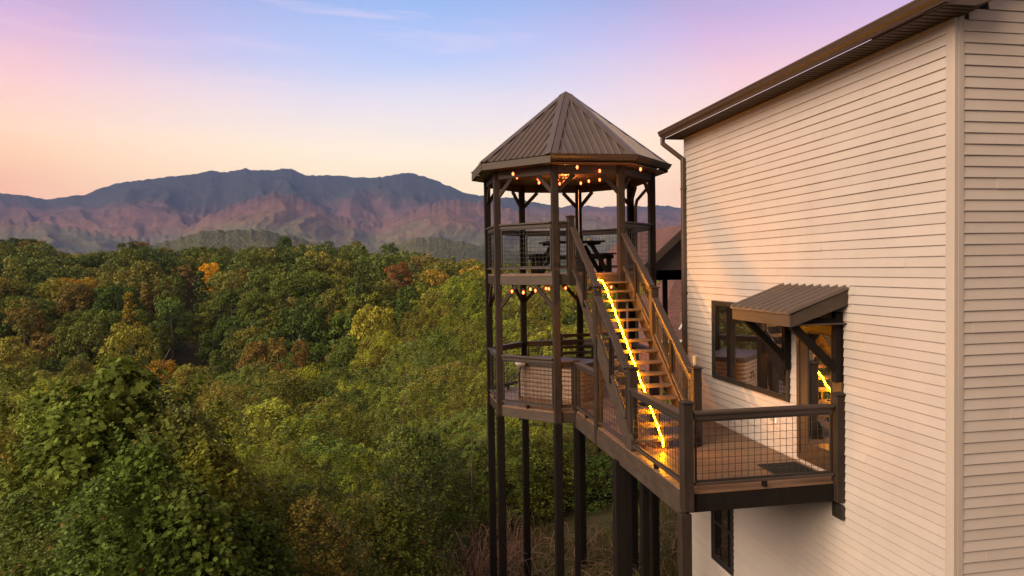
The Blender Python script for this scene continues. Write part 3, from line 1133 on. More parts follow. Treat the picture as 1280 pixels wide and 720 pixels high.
# roof
RE, ZE, ZA = 2.302, 2.325, 4.15
ap = RE * math.cos(math.radians(22.5))
hs = RE * math.sin(math.radians(22.5))
apex = np.array([CX, CYT, ZA])
roof = None
for k in range(8):
    am = math.radians(ANG[k] + 22.5)
    n = np.array([math.cos(am), math.sin(am), 0.])
    t = np.array([-math.sin(am), math.cos(am), 0.])
    c0 = np.array([CX, CYT, ZE]) + n * (ap + .03)
    up = apex - c0
    nrm = np.cross(t, up)
    nrm /= np.linalg.norm(nrm)
    w0 = hs + .012
    mb = MB()
    mb.prism([c0 - t * w0 - nrm * .012, c0 + t * w0 - nrm * .012, apex - nrm * .012], nrm * .012)
    ns = 6
    for i in range(-ns, ns + 1):
        s = i * .146 + .02
        tmax = 1 - abs(s) / w0
        if tmax < .04:
            continue
        p0, p1 = c0 + t * s, c0 + t * s + up * tmax
        mb.prism([p0 - t * .026, p0 + t * .026, p0 + t * .011 + nrm * .032, p0 - t * .011 + nrm * .032], p1 - p0)
        if tmax > .12:
            q0, q1 = c0 + t * (s + .073), c0 + t * (s + .073) + up * max(.03, 1 - abs(s + .073) / w0)
            mb.prism([q0 - t * .008, q0 + t * .008, q0 + nrm * .006], q1 - q0)
    rp = mb.build('roof_panel', M['roof_metal'], tower)
    # hip cap over the left edge of this face (two tilted flanges)
    mb = MB()
    h0 = np.array([CX, CYT, ZE]) + (n * ap - t * hs) * 1.02
    n2 = np.array([math.cos(am - math.pi / 4), math.sin(am - math.pi / 4), 0.])
    t2 = np.array([-math.sin(am - math.pi / 4), math.cos(am - math.pi / 4), 0.])
    up2 = apex - (np.array([CX, CYT, ZE]) + n2 * (ap + .03))
    nr2 = np.cross(t2, up2)
    nr2 /= np.linalg.norm(nr2)
    hd = apex - h0
    hd = hd / np.linalg.norm(hd)
    L_ = np.linalg.norm(apex - h0) * .965
    for nn, sgn in ((nrm, 1), (nr2, -1)):
        side = np.cross(nn, hd) * 1.0
        side /= np.linalg.norm(side)
        if side @ (t * sgn) < 0:
            side = -side
        q = h0 + nn * .028
        mb.prism([q, q + side * .13, q + side * .13 + nn * .004, q + nn * .006], hd * L_)
    mb.build('hip_cap', M['roof_metal'], tower)
    # fascia / gutter
    f0, f1 = c0 - t * (hs + .004) - n * .05, c0 + t * (hs + .004) - n * .05
    mb = MB()
    if k in (0, 1):
        mb.bar(f0 + [0, 0, -.066], f1 + [0, 0, -.066], .03, .115)
        mb.build('fascia', M['fascia_wood'], tower)
        mb = MB()
        g = [(-.03, -.095), (.035, -.095), (.05, -.06), (.075, -.035), (.085, -.002), (.098, .006), (.098, .018), (.085, .018), (.08, .006), (-.03, .004)]
        ee = math.tan(math.radians(22.5))
        p0 = [c0 - t * (hs + .012 + (u) * ee) + n * u + np.array([0, 0, v - .012]) for u, v in g]
        p1 = [c0 + t * (hs + .012 + (u) * ee) + n * u + np.array([0, 0, v - .012]) for u, v in g]
        m_ = len(g)
        mb.add(p0 + p1, [tuple(range(m_)), tuple(range(m_, 2 * m_))[::-1]] + [(i, m_ + i, m_ + (i + 1) % m_, (i + 1) % m_) for i in range(m_)])
        mb.build('gutter', M['brown_metal'], tower)
    else:
        mb.bar(f0 + n * .05 + [0, 0, -.098], f1 + n * .05 + [0, 0, -.098], .03, .15)
        mb.build('fascia', M['fascia_wood'], tower)
mb = MB()
mb.lathe((CX, CYT, ZA - .08), [(.13, -.05), (.12, .0), (.05, .075), (.008, .1)], 8)
mb.build('roof_tip', M['roof_metal'], tower)
mb = MB()
oct_strips(mb, RE - .03, 2.155, 2.175, .11)
mb.build('ceiling', M['ceiling'], tower)
# downspout by the house-side rear post, pale conduit on the rear post
v = octv(3)
mb = MB()
e0 = octv(2, RE) * .35 + octv(3, RE) * .65
mb.tube([(e0[0] - .0, e0[1] - .2, 2.16), (e0[0] - .02, e0[1] - .2, 1.98), (v[0] + .13, v[1] - .12, 1.66), (v[0] + .10, v[1] - .1, 1.50), (v[0] + .10, v[1] - .1, -3.2)], .042, 8)
mb.build('downspout', M['brown_metal'], tower)
v = octv(4)
mb = MB()
mb.tube([(v[0] - .02, v[1] - .10, 2.04), (v[0] - .02, v[1] - .10, .55)], .016, 8)
mb.build('conduit', M['steel'], tower)

# ------------------------------------------------------------------ stairs
stairs = thing('staircase', 'steep open timber stairs rising from the deck to the upper tower floor', 'stairs', (4.45, 12.5, ZD))
RUN, RISE, YS = .2200, .18281, 10.80
for i in range(15):
    mb = MB()
    zt = ZD + RISE * (i + 1)
    y0 = YS + RUN * i
    mb.box(3.925, 4.965, y0 - .02, y0 + .118, zt - .036, zt, .005)
    mb.box(3.925, 4.965, y0 + .123, y0 + .245, zt - .036, zt, .005)
    mb.build('tread', M['tread'], stairs)


def nose(y):
    return ZD + RISE + (y - YS) * RISE / RUN


for nm, xx, up_, dn in (('stringer', 3.865, .05, .31), ('stringer', 4.50, -.19, .34), ('stringer', 4.97, .06, .30)):
    mb = MB()
    ya, yb = YS - .03, 14.16
    if xx == 4.50:
        mb.prism([(xx, ya + .1, nose(ya + .1) + up_), (xx, yb, nose(yb) + up_), (xx, yb, nose(yb) - dn), (xx, ya + .3, ZD + .002), (xx, ya + .1, ZD + .002)], (.045, 0, 0))
        for i in range(15):
            zt = ZD + RISE * (i + 1) - .037
            y0 = YS + RUN * i
            mb.prism([(xx + .001, y0 + .03, zt), (xx + .001, y0 + .24, zt), (xx + .001, y0 + .24, zt - .05), (xx + .001, y0 + .03, zt - RISE + .02)], (.043, 0, 0))
    else:
        lo = [(xx, ya + .27, ZD + .002), (xx, ya, ZD + .002)]
        mb.prism([(xx, ya, nose(ya) + up_), (xx, yb, nose(yb) + up_), (xx, yb, nose(yb) - dn)] + lo, (.045, 0, 0))
    mb.build(nm, M['fascia_wood'], stairs)
for xx, pts in ((3.885, ((14.10, .86), (12.60, -.36), (12.62, -.54), (11.0, -1.69))), (5.03, ((14.22, .80), (12.74, -.37), (12.60, -.60), (11.0, -1.80)))):
    for (ya, za), (yb, zb_) in ((pts[0], pts[1]), (pts[2], pts[3])):
        mb = MB()
        x1 = 3.82 if (xx < 4 and ya > 14) else (4.95 if ya > 14 else xx)
        a, b_ = np.array([x1, ya, za - .02]), np.array([xx, yb, zb_ - .02])
        mb.bar(a, b_, .13, .04, (0, 0, 1))
        mb.bar(a - [0, 0, .085], b_ - [0, 0, .085], .04, .105, (0, 0, 1))
        h = mb.build('handrail', M['handrail'], stairs)
        off = .13
        lo0, lo1 = nose(ya) + .14, nose(yb) + .14
        e = (b_ - a) / np.linalg.norm(b_ - a) * .08
        A0, B0 = np.array([x1, ya, lo0]), np.array([xx, yb, lo1])
        wire_panel('wire_panel', A0 + e, B0 - e, a + e - [0, 0, .2], b_ - e - [0, 0, .2], h, 15, 8, .022)
        ym = (ya + yb) / 2
        mb = MB()
        xm = (x1 + xx) / 2
        zm = (za + zb_) / 2
        mb.box(xm - .04, xm + .04, ym - .045, ym + .045, nose(ym) - .05, zm - .15, .006)
        mb.build('baluster', M['dark_wood'], h)
        mb = MB()
        mb.bar((x1, ya - .05, nose(ya - .05) + .11), (xx, yb + .06, nose(yb + .06) + .11), .07, .04)
        mb.build('bottom_rail', M['handrail'], h)
post(stairs, 5.035, 12.67, ZD, -.43, .148, cap=True, label='tall post halfway up the house side of the stairs')

# ------------------------------------------------------------------ lights that are switched on
mb = MB()
pts = [(4.24, 14.02, -.285), (4.36, 13.97, -.275), (4.40, 13.90, -.30)]
for i in range(13, -1, -1):
    zt = ZD + RISE * (i + 1)
    y0 = YS + RUN * i
    pts += [(4.405 + .006 * (i % 2), y0 + .055, zt + .035), (4.408, y0 - .03, zt + .022)]
pts += [(4.41, YS - .055, ZD + .06)]
sm = []
for a, b_ in zip(pts[:-1], pts[1:]):
    a, b_ = np.array(a), np.array(b_)
    sm += [a, a * .5 + b_ * .5]
sm.append(np.array(pts[-1]))
sm = [sm[0]] + [(sm[i - 1] + 2 * sm[i] + sm[i + 1]) / 4 + [0, 0, .004] for i in range(1, len(sm) - 1)] + [sm[-1]]
mb.tube(sm, .0105, 6)
tag(mb.build('rope_light', M['strip']), 'glowing amber rope light zigzagging down the stair treads', 'rope light')


def string_light(label, spots, Z, wires):
    P = [at_z(x, y, Z) for x, y in spots]
    s = thing('string_light', label, 'string lights', tuple(np.mean(P, axis=0)))
    for i, p in enumerate(P):
        mb = MB()
        mb.lathe(p - [0, 0, .045], [(.004, 0), (.017, .012), (.026, .030), (.023, .050), (.012, .072)], 10)
        b_ = mb.build('bulb', M['bulb'], s, smooth=True)
        mb = MB()
        mb.lathe(p + [0, 0, .0275], [(.015, 0), (.015, .035), (.006, .05)], 8)
        mb.build('socket', M['cable'], b_)
    mb = MB()
    for w_ in wires:
        q = []
        for i, j in zip(w_[:-1], w_[1:]):
            a = np.array(i, float) if hasattr(i, '__len__') else P[i] + [0, 0, .075]
            b_ = np.array(j, float) if hasattr(j, '__len__') else P[j] + [0, 0, .075]
            for u in np.linspace(0, 1, 6)[:-1]:
                q.append(a * (1 - u) + b_ * u - [0, 0, .06 * 4 * u * (1 - u) * min(1, np.linalg.norm(b_ - a))])
        q.append(b_)
        mb.tube(q, .006, 5)
    mb.build('wire', M['cable'], s)
    return s


up_sp = [(641.3, 217), (646.2, 221.3), (672.6, 223.5), (673.8, 228), (697, 224.5), (699.6, 229.2), (703.6, 229.3), (705.2, 227), (708.8, 223.2), (721.5, 208.6), (726, 228.7), (736, 226), (749.6, 213.2), (749.6, 224.4), (800.7, 211.2)]
hub = (4.2, 15.95, 2.14)
string_light('warm bulbs strung under the pointed tower roof around its centre', up_sp, 2.03,
             [((octv(7)[0] + .1, octv(7)[1], 2.1), 0, 1, hub), ((octv(6)[0] + .1, octv(6)[1], 2.1), 2, 3, hub), (hub, 4, 5, 6, (4.0, 17.7, 2.1)), (hub, 7, 8, 9, (3.6, 14.3, 2.1)), (hub, 10, 11, (4.95, 17.7, 2.1)), (hub, 13, 12, (4.85, 14.3, 2.1)), (hub, 14, (6.0, 15.3, 2.1))])
lo_sp = [(640, 363.8), (643, 361), (654.2, 365.2), (662.9, 361), (669.2, 362.8), (682.5, 360.2), (686, 360.6), (707, 359.6), (764, 358.5), (790, 358)]
string_light('warm bulbs strung under the upper tower floor above the hot tub', lo_sp, -.50,
             [((2.45, 15.3, -.4), 0, 1, 2, 3, 4, 5, 6, 7, 8, 9, (5.9, 15.3, -.4))])

# ------------------------------------------------------------------ loose things on the decks
mb = MB()
mb.box(5.45, 6.09, 9.10, 9.62, ZD + .0035, ZD + .016, .004)
for i in range(12):
    mb.box(5.48, 6.06, 9.13 + i * .04, 9.15 + i * .04, ZD + .0165, ZD + .021, 0)
tag(mb.build('doormat', M['mat']), 'black ribbed rubber doormat in front of the glass door', 'doormat')
c = at_y(868, 457, 10.97)
mb = MB()
mb.lathe((5.085, 10.955, -1.698), [(.032, 0), (.036, .03), (.046, .16), (.048, .165), (.044, .165), (.035, .03), (.0, .02)], 14)
tag(mb.build('cup', M['cup'], smooth=True), 'tan frosted cup left standing on the newel post cap', 'cup')

# hot tub, turned to face the corner side
tub = thing('hot_tub', 'brown slatted hot tub with rounded corners on the lower tower deck', 'hot tub', (3.6, 15.6, ZD))
ct, st = math.cos(math.radians(-45)), math.sin(math.radians(-45))
P0 = at_z(648, 494.5, ZD)
HW, HD = .90, .52
tc_ = np.array([P0[0], P0[1]]) + np.array([.7071, -.7071]) * (HW - .06) + np.array([.7071, .7071]) * (HD - .06)


def rrect(h, r, n=6):
    o = []
    hw, hd = h, h - HW + HD
    for qx, qy, a0 in ((1, -1, -90), (1, 1, 0), (-1, 1, 90), (-1, -1, 180)):
        for i in range(n + 1):
            a = math.radians(a0 + 90 * i / n)
            x, y = qx * (hw - r) + r * math.cos(a), qy * (hd - r) + r * math.sin(a)
            o.append((tc_[0] + x * ct - y * st, tc_[1] + x * st + y * ct))
    return o


mb = MB()
for i in range(7):
    z0 = ZD + .06 + i * .1
    lo, hi = rrect(.90, .22), rrect(.905 if i < 7 else .9, .22)
    mb.prism([(x, y, z0 + .004) for x, y in rrect(.89, .22)], (0, 0, .086))
    mb.prism([(x, y, z0 + .022) for x, y in rrect(.912, .23)], (0, 0, .05))
    mb.prism([(x, y, z0 - .008) for x, y in rrect(.872, .2)], (0, 0, .0118))
mb.prism([(x, y, ZD + .001) for x, y in rrect(.86, .2)], (0, 0, .05))
mb.build('cabinet', M['tub'], tub)
mb = MB()
mb.prism([(x, y, ZD + .761) for x, y in rrect(.93, .24)], (0, 0, .05))
mb.prism([(x, y, ZD + .812) for x, y in rrect(.90, .22)], (0, 0, .045))
mb.build('cover', M['tub_cover'], tub)
mb = MB()
fc = np.array([tc_[0] + (-.905) * 0 * ct, tc_[1], 0])
nf = np.array([-.7071, -.7071, 0])
tf = np.array([.7071, -.7071, 0])
c = np.array([tc_[0], tc_[1], 0]) + nf * (HD + .012) + tf * .30 + np.array([0, 0, ZD + .3])
mb.tube([c - tf * .13, c - tf * .09 + [0, 0, .12], c + [0, 0, .17], c + tf * .09 + [0, 0, .12], c + tf * .13], .014, 6)
mb.build('hose_hook', M['tub_cover'], tub)
# white rounded cushion by the tub's corner
c = at_y(650.5, 452, 15.93)
mb = MB()
mb.lathe(c - [0, 0, .11], [(.05, 0), (.10, .02), (.125, .08), (.12, .15), (.09, .2), (.03, .225)], 16)
tag(mb.build('stool_cover', M['white'], smooth=True), 'white rounded cover behind the tower rail beside the hot tub', 'cover')
mb = MB()
c2 = c + np.array([-.03, .0, -.36])
mb.tube([c - [0, 0, .11], c2 + [.0, 0, .1], c2 + [-.12, -.03, -.02]], .022, 6)
mb.tube([c2 + [0, 0, .1], c2 + [.0, 0, -1.02 + .0]], .025, 6)
tag(mb.build('stand', M['black_metal']), 'dark bent stand holding the white cover beside the hot tub', 'stand')

# slatted screen at the rear of the lower deck
scr = thing('slatted_screen', 'horizontal slatted timber screen behind the hot tub under the stairs', 'screen', (5.6, 17.55, ZD))
a, b_ = octv(4) + [-.55, -.12, 0], octv(4) + [1.2, -.12, 0]
for x in (a[0], (a[0] + b_[0]) / 2, b_[0]):
    post(scr, x, a[1] + .05, ZD, -1.75, .07, 'upright', 'dark_wood')
for i in range(8):
    mb = MB()
    zz = -1.80 - i * .155
    mb.bar((a[0], a[1], zz), (b_[0], b_[1], zz), .018, .095, (0, -.5, .86))
    mb.build('slat', M['handrail'], scr)

# picnic table upstairs
pt = thing('picnic_table', 'dark timber picnic table with side benches on the upper tower floor', 'picnic table', (4.3, 16.1, ZU))
mb = MB()
for i in range(6):
    y = 15.62 + i * .165
    mb.box(3.62, 5.02, y, y + .155, ZU + .715, ZU + .752, .005)
mb.box(3.72, 3.78, 15.64, 16.58, ZU + .66, ZU + .714, .004)
mb.box(4.86, 4.92, 15.64, 16.58, ZU + .66, ZU + .714, .004)
mb.build('table_top', M['dark_wood'], pt)
for x0 in (3.32, 4.96):
    mb = MB()
    for i in range(2):
        mb.box(x0 + i * .16, x0 + .15 + i * .16, 15.55, 16.66, ZU + .42, ZU + .455, .005)
    mb.build('bench_seat', M['dark_wood'], pt)
for yy in (15.80, 16.42):
    for sg in (1, -1):
        mb = MB()
        mb.bar((4.32 + sg * .42, yy, ZU + .66), (4.32 + sg * .80, yy, ZU + .003), .04, .10, (0, 0, 1))
        mb.bar((4.32 + sg * .86, yy + .045, ZU + .418), (4.32 + sg * .86, yy + .045, ZU + .003), .05, .12, (1, 0, 0))
        mb.build('leg', M['dark_wood'], pt)
    mb = MB()
    mb.bar((3.34, yy + .005, ZU + .37), (5.28, yy + .005, ZU + .37), .035, .09)
    mb.build('crossbar', M['dark_wood'], pt)
for lab, xx, yy, hh, rr in (('small cream candle jar on the picnic table top', 4.72, 15.9, .05, .06),):
    mb = MB()
    mb.lathe((xx, yy, ZU + .7525), [(rr, 0), (rr, hh), (rr * .8, hh + .008)], 12)
    tag(mb.build('candle_jar', M['cup']), lab, 'jar')

# ------------------------------------------------------------------ neighbouring buildings
# open porch with a gable roof just past the house
pr = thing('porch_roof', 'dark gabled porch roof showing beyond the house downspout', 'porch', (10, 26, -1))
PY = 26.0
pk = at_y(853, 285, PY)
lf = at_y(784, 351, PY)
bt = at_y(840, 337.5, PY)
rg = np.array([2 * pk[0] - lf[0], PY, lf[2]])
mb = MB()
th = np.array([0, 0, .10])
for q in (lf, rg):
    mb.prism([q + [0, -.35, 0], pk + [0, -.35, 0], pk + [0, -.35, .12], q + [0, -.35, .12]], (0, 7, 0))
prr = mb.build('roof', M['shingle'], pr)
mb = MB()
for q in (lf, rg):
    mb.prism([q + [0, -.40, -.24], pk + [0, -.40, -.24], pk + [0, -.40, .10], q + [0, -.40, .10]], (0, .045, 0))
mb.build('rake_board', M['handrail'], prr)
mb = MB()
mb.prism([(lf[0] + .4, PY, bt[2]), (rg[0] - .4, PY, bt[2]), (rg[0] - .4, PY, lf[2]), tuple(pk - [0, 0, .05]), (lf[0] + .4, PY, lf[2])], (0, .1, 0))
mb.build('gable_end', M['soffit'], pr)
mb = MB()
mb.box(lf[0] + .4, rg[0] - .4, PY + .11, PY + 6.2, bt[2], bt[2] + .02, 0)
mb.build('ceiling', M['soffit'], pr)
for xx in (rg[0] - .6,):
    for yy in (PY + .2, PY + 6):
        post(pr, xx, yy, -9, bt[2] - .005, .2, 'post', 'dark_wood')
post(pr, lf[0] + .6, PY + 6, -9, bt[2] - .005, .2, 'post', 'dark_wood')

nb = thing('brick_house', 'red brick house with steep red brown shingle roof and gabled dormer', 'house', (15, 42, -9))
NY = 38.0
ev = at_y(823, 427, NY)
rd = at_y(843, 337, NY + 4.6)
mb = MB()
xl, xr = ev[0] - .35, ev[0] + 11.5
ez, rz = ev[2], rd[2]
rx = rd[0] + .3
mb.prism([(xl, NY - .4, ez), (xr, NY - .4, ez), (xr, NY + 4.6, rz), (rx, NY + 4.6, rz)], (0, 0.02, .16))
mb.prism([(xl, NY + 9.6, ez), (xr, NY + 9.6, ez), (xr, NY + 4.63, rz), (rx, NY + 4.63, rz)], (0, -.02, .16))
mb.add([(xl, NY - .4, ez), (rx, NY + 4.6, rz), (xl, NY + 9.6, ez)], [(0, 1, 2)])
zs = at_y(840, 368, NY + 2.6)[2]
nrf = mb.build('roof', M['shingle'], nb)
mb = MB()
mb.box(xl + .3, xr - .3, NY, NY + 9.2, -11, ez - .02, 0)
nw = mb.build('wall', M['brick'], nb)
mb = MB()
mb.box(xl - .02, xr, NY - .52, NY - .40, ez - .03, ez + .11, .01)
mb.build('gutter', M['white'], nrf)
zb2 = at_y(830, 442, NY)[2]
mb = MB()
mb.box(xl + .25, xr, NY - .05, NY - .005, zb2 - .07, zb2 + .07, .01)
mb.build('frieze_board', M['white'], nw)
mb = MB()
mb.box(xl + .35, xr - .5, NY - .03, NY - .005, zb2 + .08, ez - .06, .005)
mb.build('window', M['glass'], nw)
# dormer
DY = NY + .35
dl, dp = at_y(844, 425, DY), at_y(859, 394, DY)
dw = dp[0] - dl[0]
mb = MB()
mb.prism([(dl[0] + .25, DY, dl[2] - .5), (dl[0] + 2 * dw - .25, DY, dl[2] - .5), (dl[0] + 2 * dw - .25, DY, dl[2] + .3), (dp[0], DY, dp[2] - .1), (dl[0] + .25, DY, dl[2] + .3)], (0, 2.5, 0))
dm = mb.build('dormer', M['trim'], nb)
mb = MB()
for q in (dl, dl + [2 * dw, 0, 0]):
    mb.prism([q + [0, -.15, .2], dp + [0, -.15, -.04], dp + [0, -.15, .14], q + [0, -.15, .38]], (0, .05, 0))
mb.build('rake_board', M['white'], dm)
mb = MB()
for q in (dl, dl + [2 * dw, 0, 0]):
    mb.prism([q + [0, -.10, .3], dp + [0, -.10, .06], dp + [0, -.10, .16], q + [0, -.10, .4]], (0, 3, 0))
mb.build('roof', M['shingle'], dm)
w0, w1 = at_y(852, 403, DY), at_y(860, 419, DY)
mb = MB()
mb.box(w0[0], w0[0] + .6, DY - .04, DY - .002, w1[2], w0[2], .01)
wf = mb.build('window', M['white'], dm)
mb = MB()
mb.box(w0[0] + .08, w0[0] + .52, DY - .05, DY - .041, w1[2] + .08, w0[2] - .08, 0)
mb.build('pane', M['glass'], wf)

# ------------------------------------------------------------------ vegetation


def unit(a):
    return a / (np.linalg.norm(a, axis=-1, keepdims=True) + 1e-9)


def leaf_quads(c, nrm, L_, W_, rng, axis=None, fold=0.18):
    """diamond leaves: centre, normal, length, width -> (n, 4, 3)"""
    n = len(c)
    if axis is None:
        axis = rng.normal(size=(n, 3))
    a = unit(axis - nrm * np.sum(axis * nrm, -1, keepdims=True))
    b_ = np.cross(nrm, a)
    L_ = np.broadcast_to(np.asarray(L_, float), (n,))[:, None]
    W_ = np.broadcast_to(np.asarray(W_, float), (n,))[:, None]
    up = nrm * W_ * fold
    return np.stack([c - a * L_ * .5, c + b_ * W_ * .5 + up, c + a * L_ * .5 - up * .6, c - b_ * W_ * .5 + up], 1)


def clump_crown(rng, z0, z1, rad, nclump, nleaf, leaf, crad=(1.2, 2.0), flat=.75, taper=0.0, gap=0.0):
    """crown of separate leaf clumps spread over an uneven ellipsoid between heights z0 and z1"""
    out = []
    zc, hz_ = (z0 + z1) / 2, (z1 - z0) / 2
    ga = math.pi * (3 - math.sqrt(5))
    ph = rng.uniform(0, 6.28, 3)
    for i in range(nclump):
        t = 1 - 2 * (i + .5) / nclump
        zz = t * .93
        rr = math.sqrt(max(0, 1 - zz * zz))
        an = i * ga + rng.uniform(-.35, .35)
        lump = 1 + .20 * math.sin(2 * an + ph[0]) + .13 * math.sin(3 * an + ph[1]) + .1 * math.sin(5 * zz + ph[2])
        f = rng.uniform(.62, 1.0) * lump
        tp = 1 - taper * max(0, (zz + 1) / 2)
        if zz < -.5 and rng.random() < .45:
            continue
        if rng.random() < gap:
            continue
        cc = np.array([math.cos(an) * rr * rad * f * tp, math.sin(an) * rr * rad * f * tp, zc + zz * hz_ * (.88 + .12 * f)])
        cr = rng.uniform(*crad) * (1 - .45 * taper * (zz + 1) / 2)
        m_ = int(nleaf * (cr / np.mean(crad)) ** 2)
        d = unit(rng.normal(size=(m_, 3)))
        d[:, 2] = np.where(d[:, 2] < -.25, -d[:, 2] * .6, d[:, 2])
        d = unit(d)
        rad_ = cr * (1 - .38 * rng.random((m_, 1)) ** 2) * (1 + .18 * np.sin(5 * np.arctan2(d[:, 1:2], d[:, 0:1]) + i) * np.abs(d[:, 2:3]))
        p = cc + d * rad_ * np.array([1, 1, flat])
        nrm = unit(d * .8 + rng.normal(size=(m_, 3)) * .55 + np.array([0, 0, .35]))
        s = leaf * rng.uniform(.6, 1.35, m_)
        out.append(leaf_quads(p, nrm, s * 1.25, s, rng))
    return np.concatenate(out)


def trunk_mesh(name, rng, h, r, top, limbs, spread, seg=6, n=6, start=.35, bark='bark'):
    mb = MB()
    pts = []
    bend = rng.normal(size=2) * .02 * h
    for i in range(seg + 1):
        t = i / seg
        pts.append((bend[0] * math.sin(t * 2.5), bend[1] * math.sin(t * 2.2), -0.6 + (top + .6) * t))
    mb.tube(pts, [r * (1.25 if i == 0 else 1) * (1 - .72 * i / seg) for i in range(seg + 1)], n)
    for k in range(limbs):
        t = start + (1 - start) * (k + .5) / limbs
        a = k * 2.4 + rng.uniform(-.4, .4)
        b0 = np.array([np.interp(t, np.linspace(0, 1, seg + 1), [p[j] for p in pts]) for j in range(3)])
        ln = spread * (1.05 - .45 * t) * rng.uniform(.75, 1.1)
        dr = np.array([math.cos(a), math.sin(a), rng.uniform(.45, .9)])
        dr /= np.linalg.norm(dr)
        q = [b0, b0 + dr * ln * .5, b0 + dr * ln + np.array([0, 0, .12 * ln])]
        mb.tube(q, [r * .38 * (1.15 - t), r * .24 * (1.15 - t), r * .06], max(4, n - 2))
    me = bpy.data.meshes.new(name)
    me.from_pydata(mb.v, [], mb.f)
    me.materials.append(M[bark])
    me.update()
    return me


rg_ = np.random.default_rng(11)
FAR = []        # (crown mesh, trunk mesh, height, crown width, shape word)
FARQ = []
for dens, lfk in ((2.0, .72), (4.0, .46)):
  for spec in (
        ('broad', 14.5, 5.2, 4.0, 14.5, 38, 85, .50, (1.25, 2.1), .72, 0.0, .05),
        ('broad', 14.0, 4.9, 3.6, 14.0, 32, 95, .50, (1.3, 2.3), .70, .1, .1),
        ('round', 13.0, 4.6, 3.4, 13.0, 44, 70, .46, (1.0, 1.7), .8, 0.0, .0),
        ('tall', 17.0, 3.7, 5.0, 17.0, 36, 75, .46, (1.0, 1.7), .85, .25, .1),
        ('thin', 15.0, 3.4, 5.5, 15.0, 26, 55, .40, (.8, 1.4), .9, .15, .3),
        ('slender', 15.5, 3.0, 2.5, 15.5, 44, 60, .42, (.7, 1.2), .8, .75, .0)):
    word, H, rad, z0, z1, nc, nl, lf, cr, fl, tp, gp = spec
    q = clump_crown(rg_, z0, z1, rad, nc, int(nl * dens), lf * lfk, cr, fl, tp, gp)
    hh = q[:, :, 2].max()
    q[:, :, 2] *= H / hh
    FARQ.append(q)
    FAR.append((quads_mesh('crown', q, 4, [M['leaf_far']]), trunk_mesh('trunk', rg_, H, .24, H * .8, 7, rad * .85, 5, 5, .4, 'pale_bark'), H, 2 * rad, word))


def rosette_tree(rng, H, rad, nros, nfr, npair, lf, z0=.12, droop=.9):
    """feathery tree: rosettes of drooping compound leaves at the branch ends"""
    co = []
    for i in range(nros):
        t = ((i + .5) / nros)
        zz = z0 + (1 - z0) * t ** .8
        prof = math.sin(math.pi * min(1, (.12 + .88 * zz)) ** 1.1) ** .7 + .12
        an = i * 2.39996 + rng.uniform(-.3, .3)
        rr = rad * prof * rng.uniform(.45, 1.05) * (1 + .26 * math.sin(3 * an + 1.3 + 4 * zz) + .18 * math.sin(9 * zz + 2 * an))
        tip = np.array([math.cos(an) * rr, math.sin(an) * rr, zz * H + rng.uniform(-.25, .25)])
        if math.sin(5 * an + 11 * zz) > .72:
            continue
        k = nfr + rng.integers(-1, 2)
        for j in range(k):
            a2 = an + (j - (k - 1) / 2) * (5.2 / k) + rng.uniform(-.25, .25)
            el = rng.uniform(-.05, .75)
            d0 = np.array([math.cos(a2) * math.cos(el), math.sin(a2) * math.cos(el), math.sin(el)])
            ln = rng.uniform(.55, 1.0) * lf * 5.2
            s = (np.arange(npair) + .6) / npair
            p = tip + d0 * (s * ln)[:, None] + np.array([0, 0, -1.]) * (droop * .55 * ln * s ** 2)[:, None]
            tg = unit(np.gradient(p, axis=0))
            up = np.array([0, 0, 1.])
            sd = unit(np.cross(tg, up))
            nn = unit(np.cross(sd, tg))
            for sg in (1, -1):
                ax = unit(sd * sg * .9 + tg * .55 - nn * .28 + rng.normal(size=p.shape) * .12)
                L_ = lf * (1.05 - .45 * s) * rng.uniform(.8, 1.15, npair)
                c = p + ax * (L_ * .5)[:, None]
                nr = unit(nn + rng.normal(size=p.shape) * .25)
                co.append(leaf_quads(c, nr, L_, L_ * .38, rng, ax, .1))
    return np.concatenate(co)


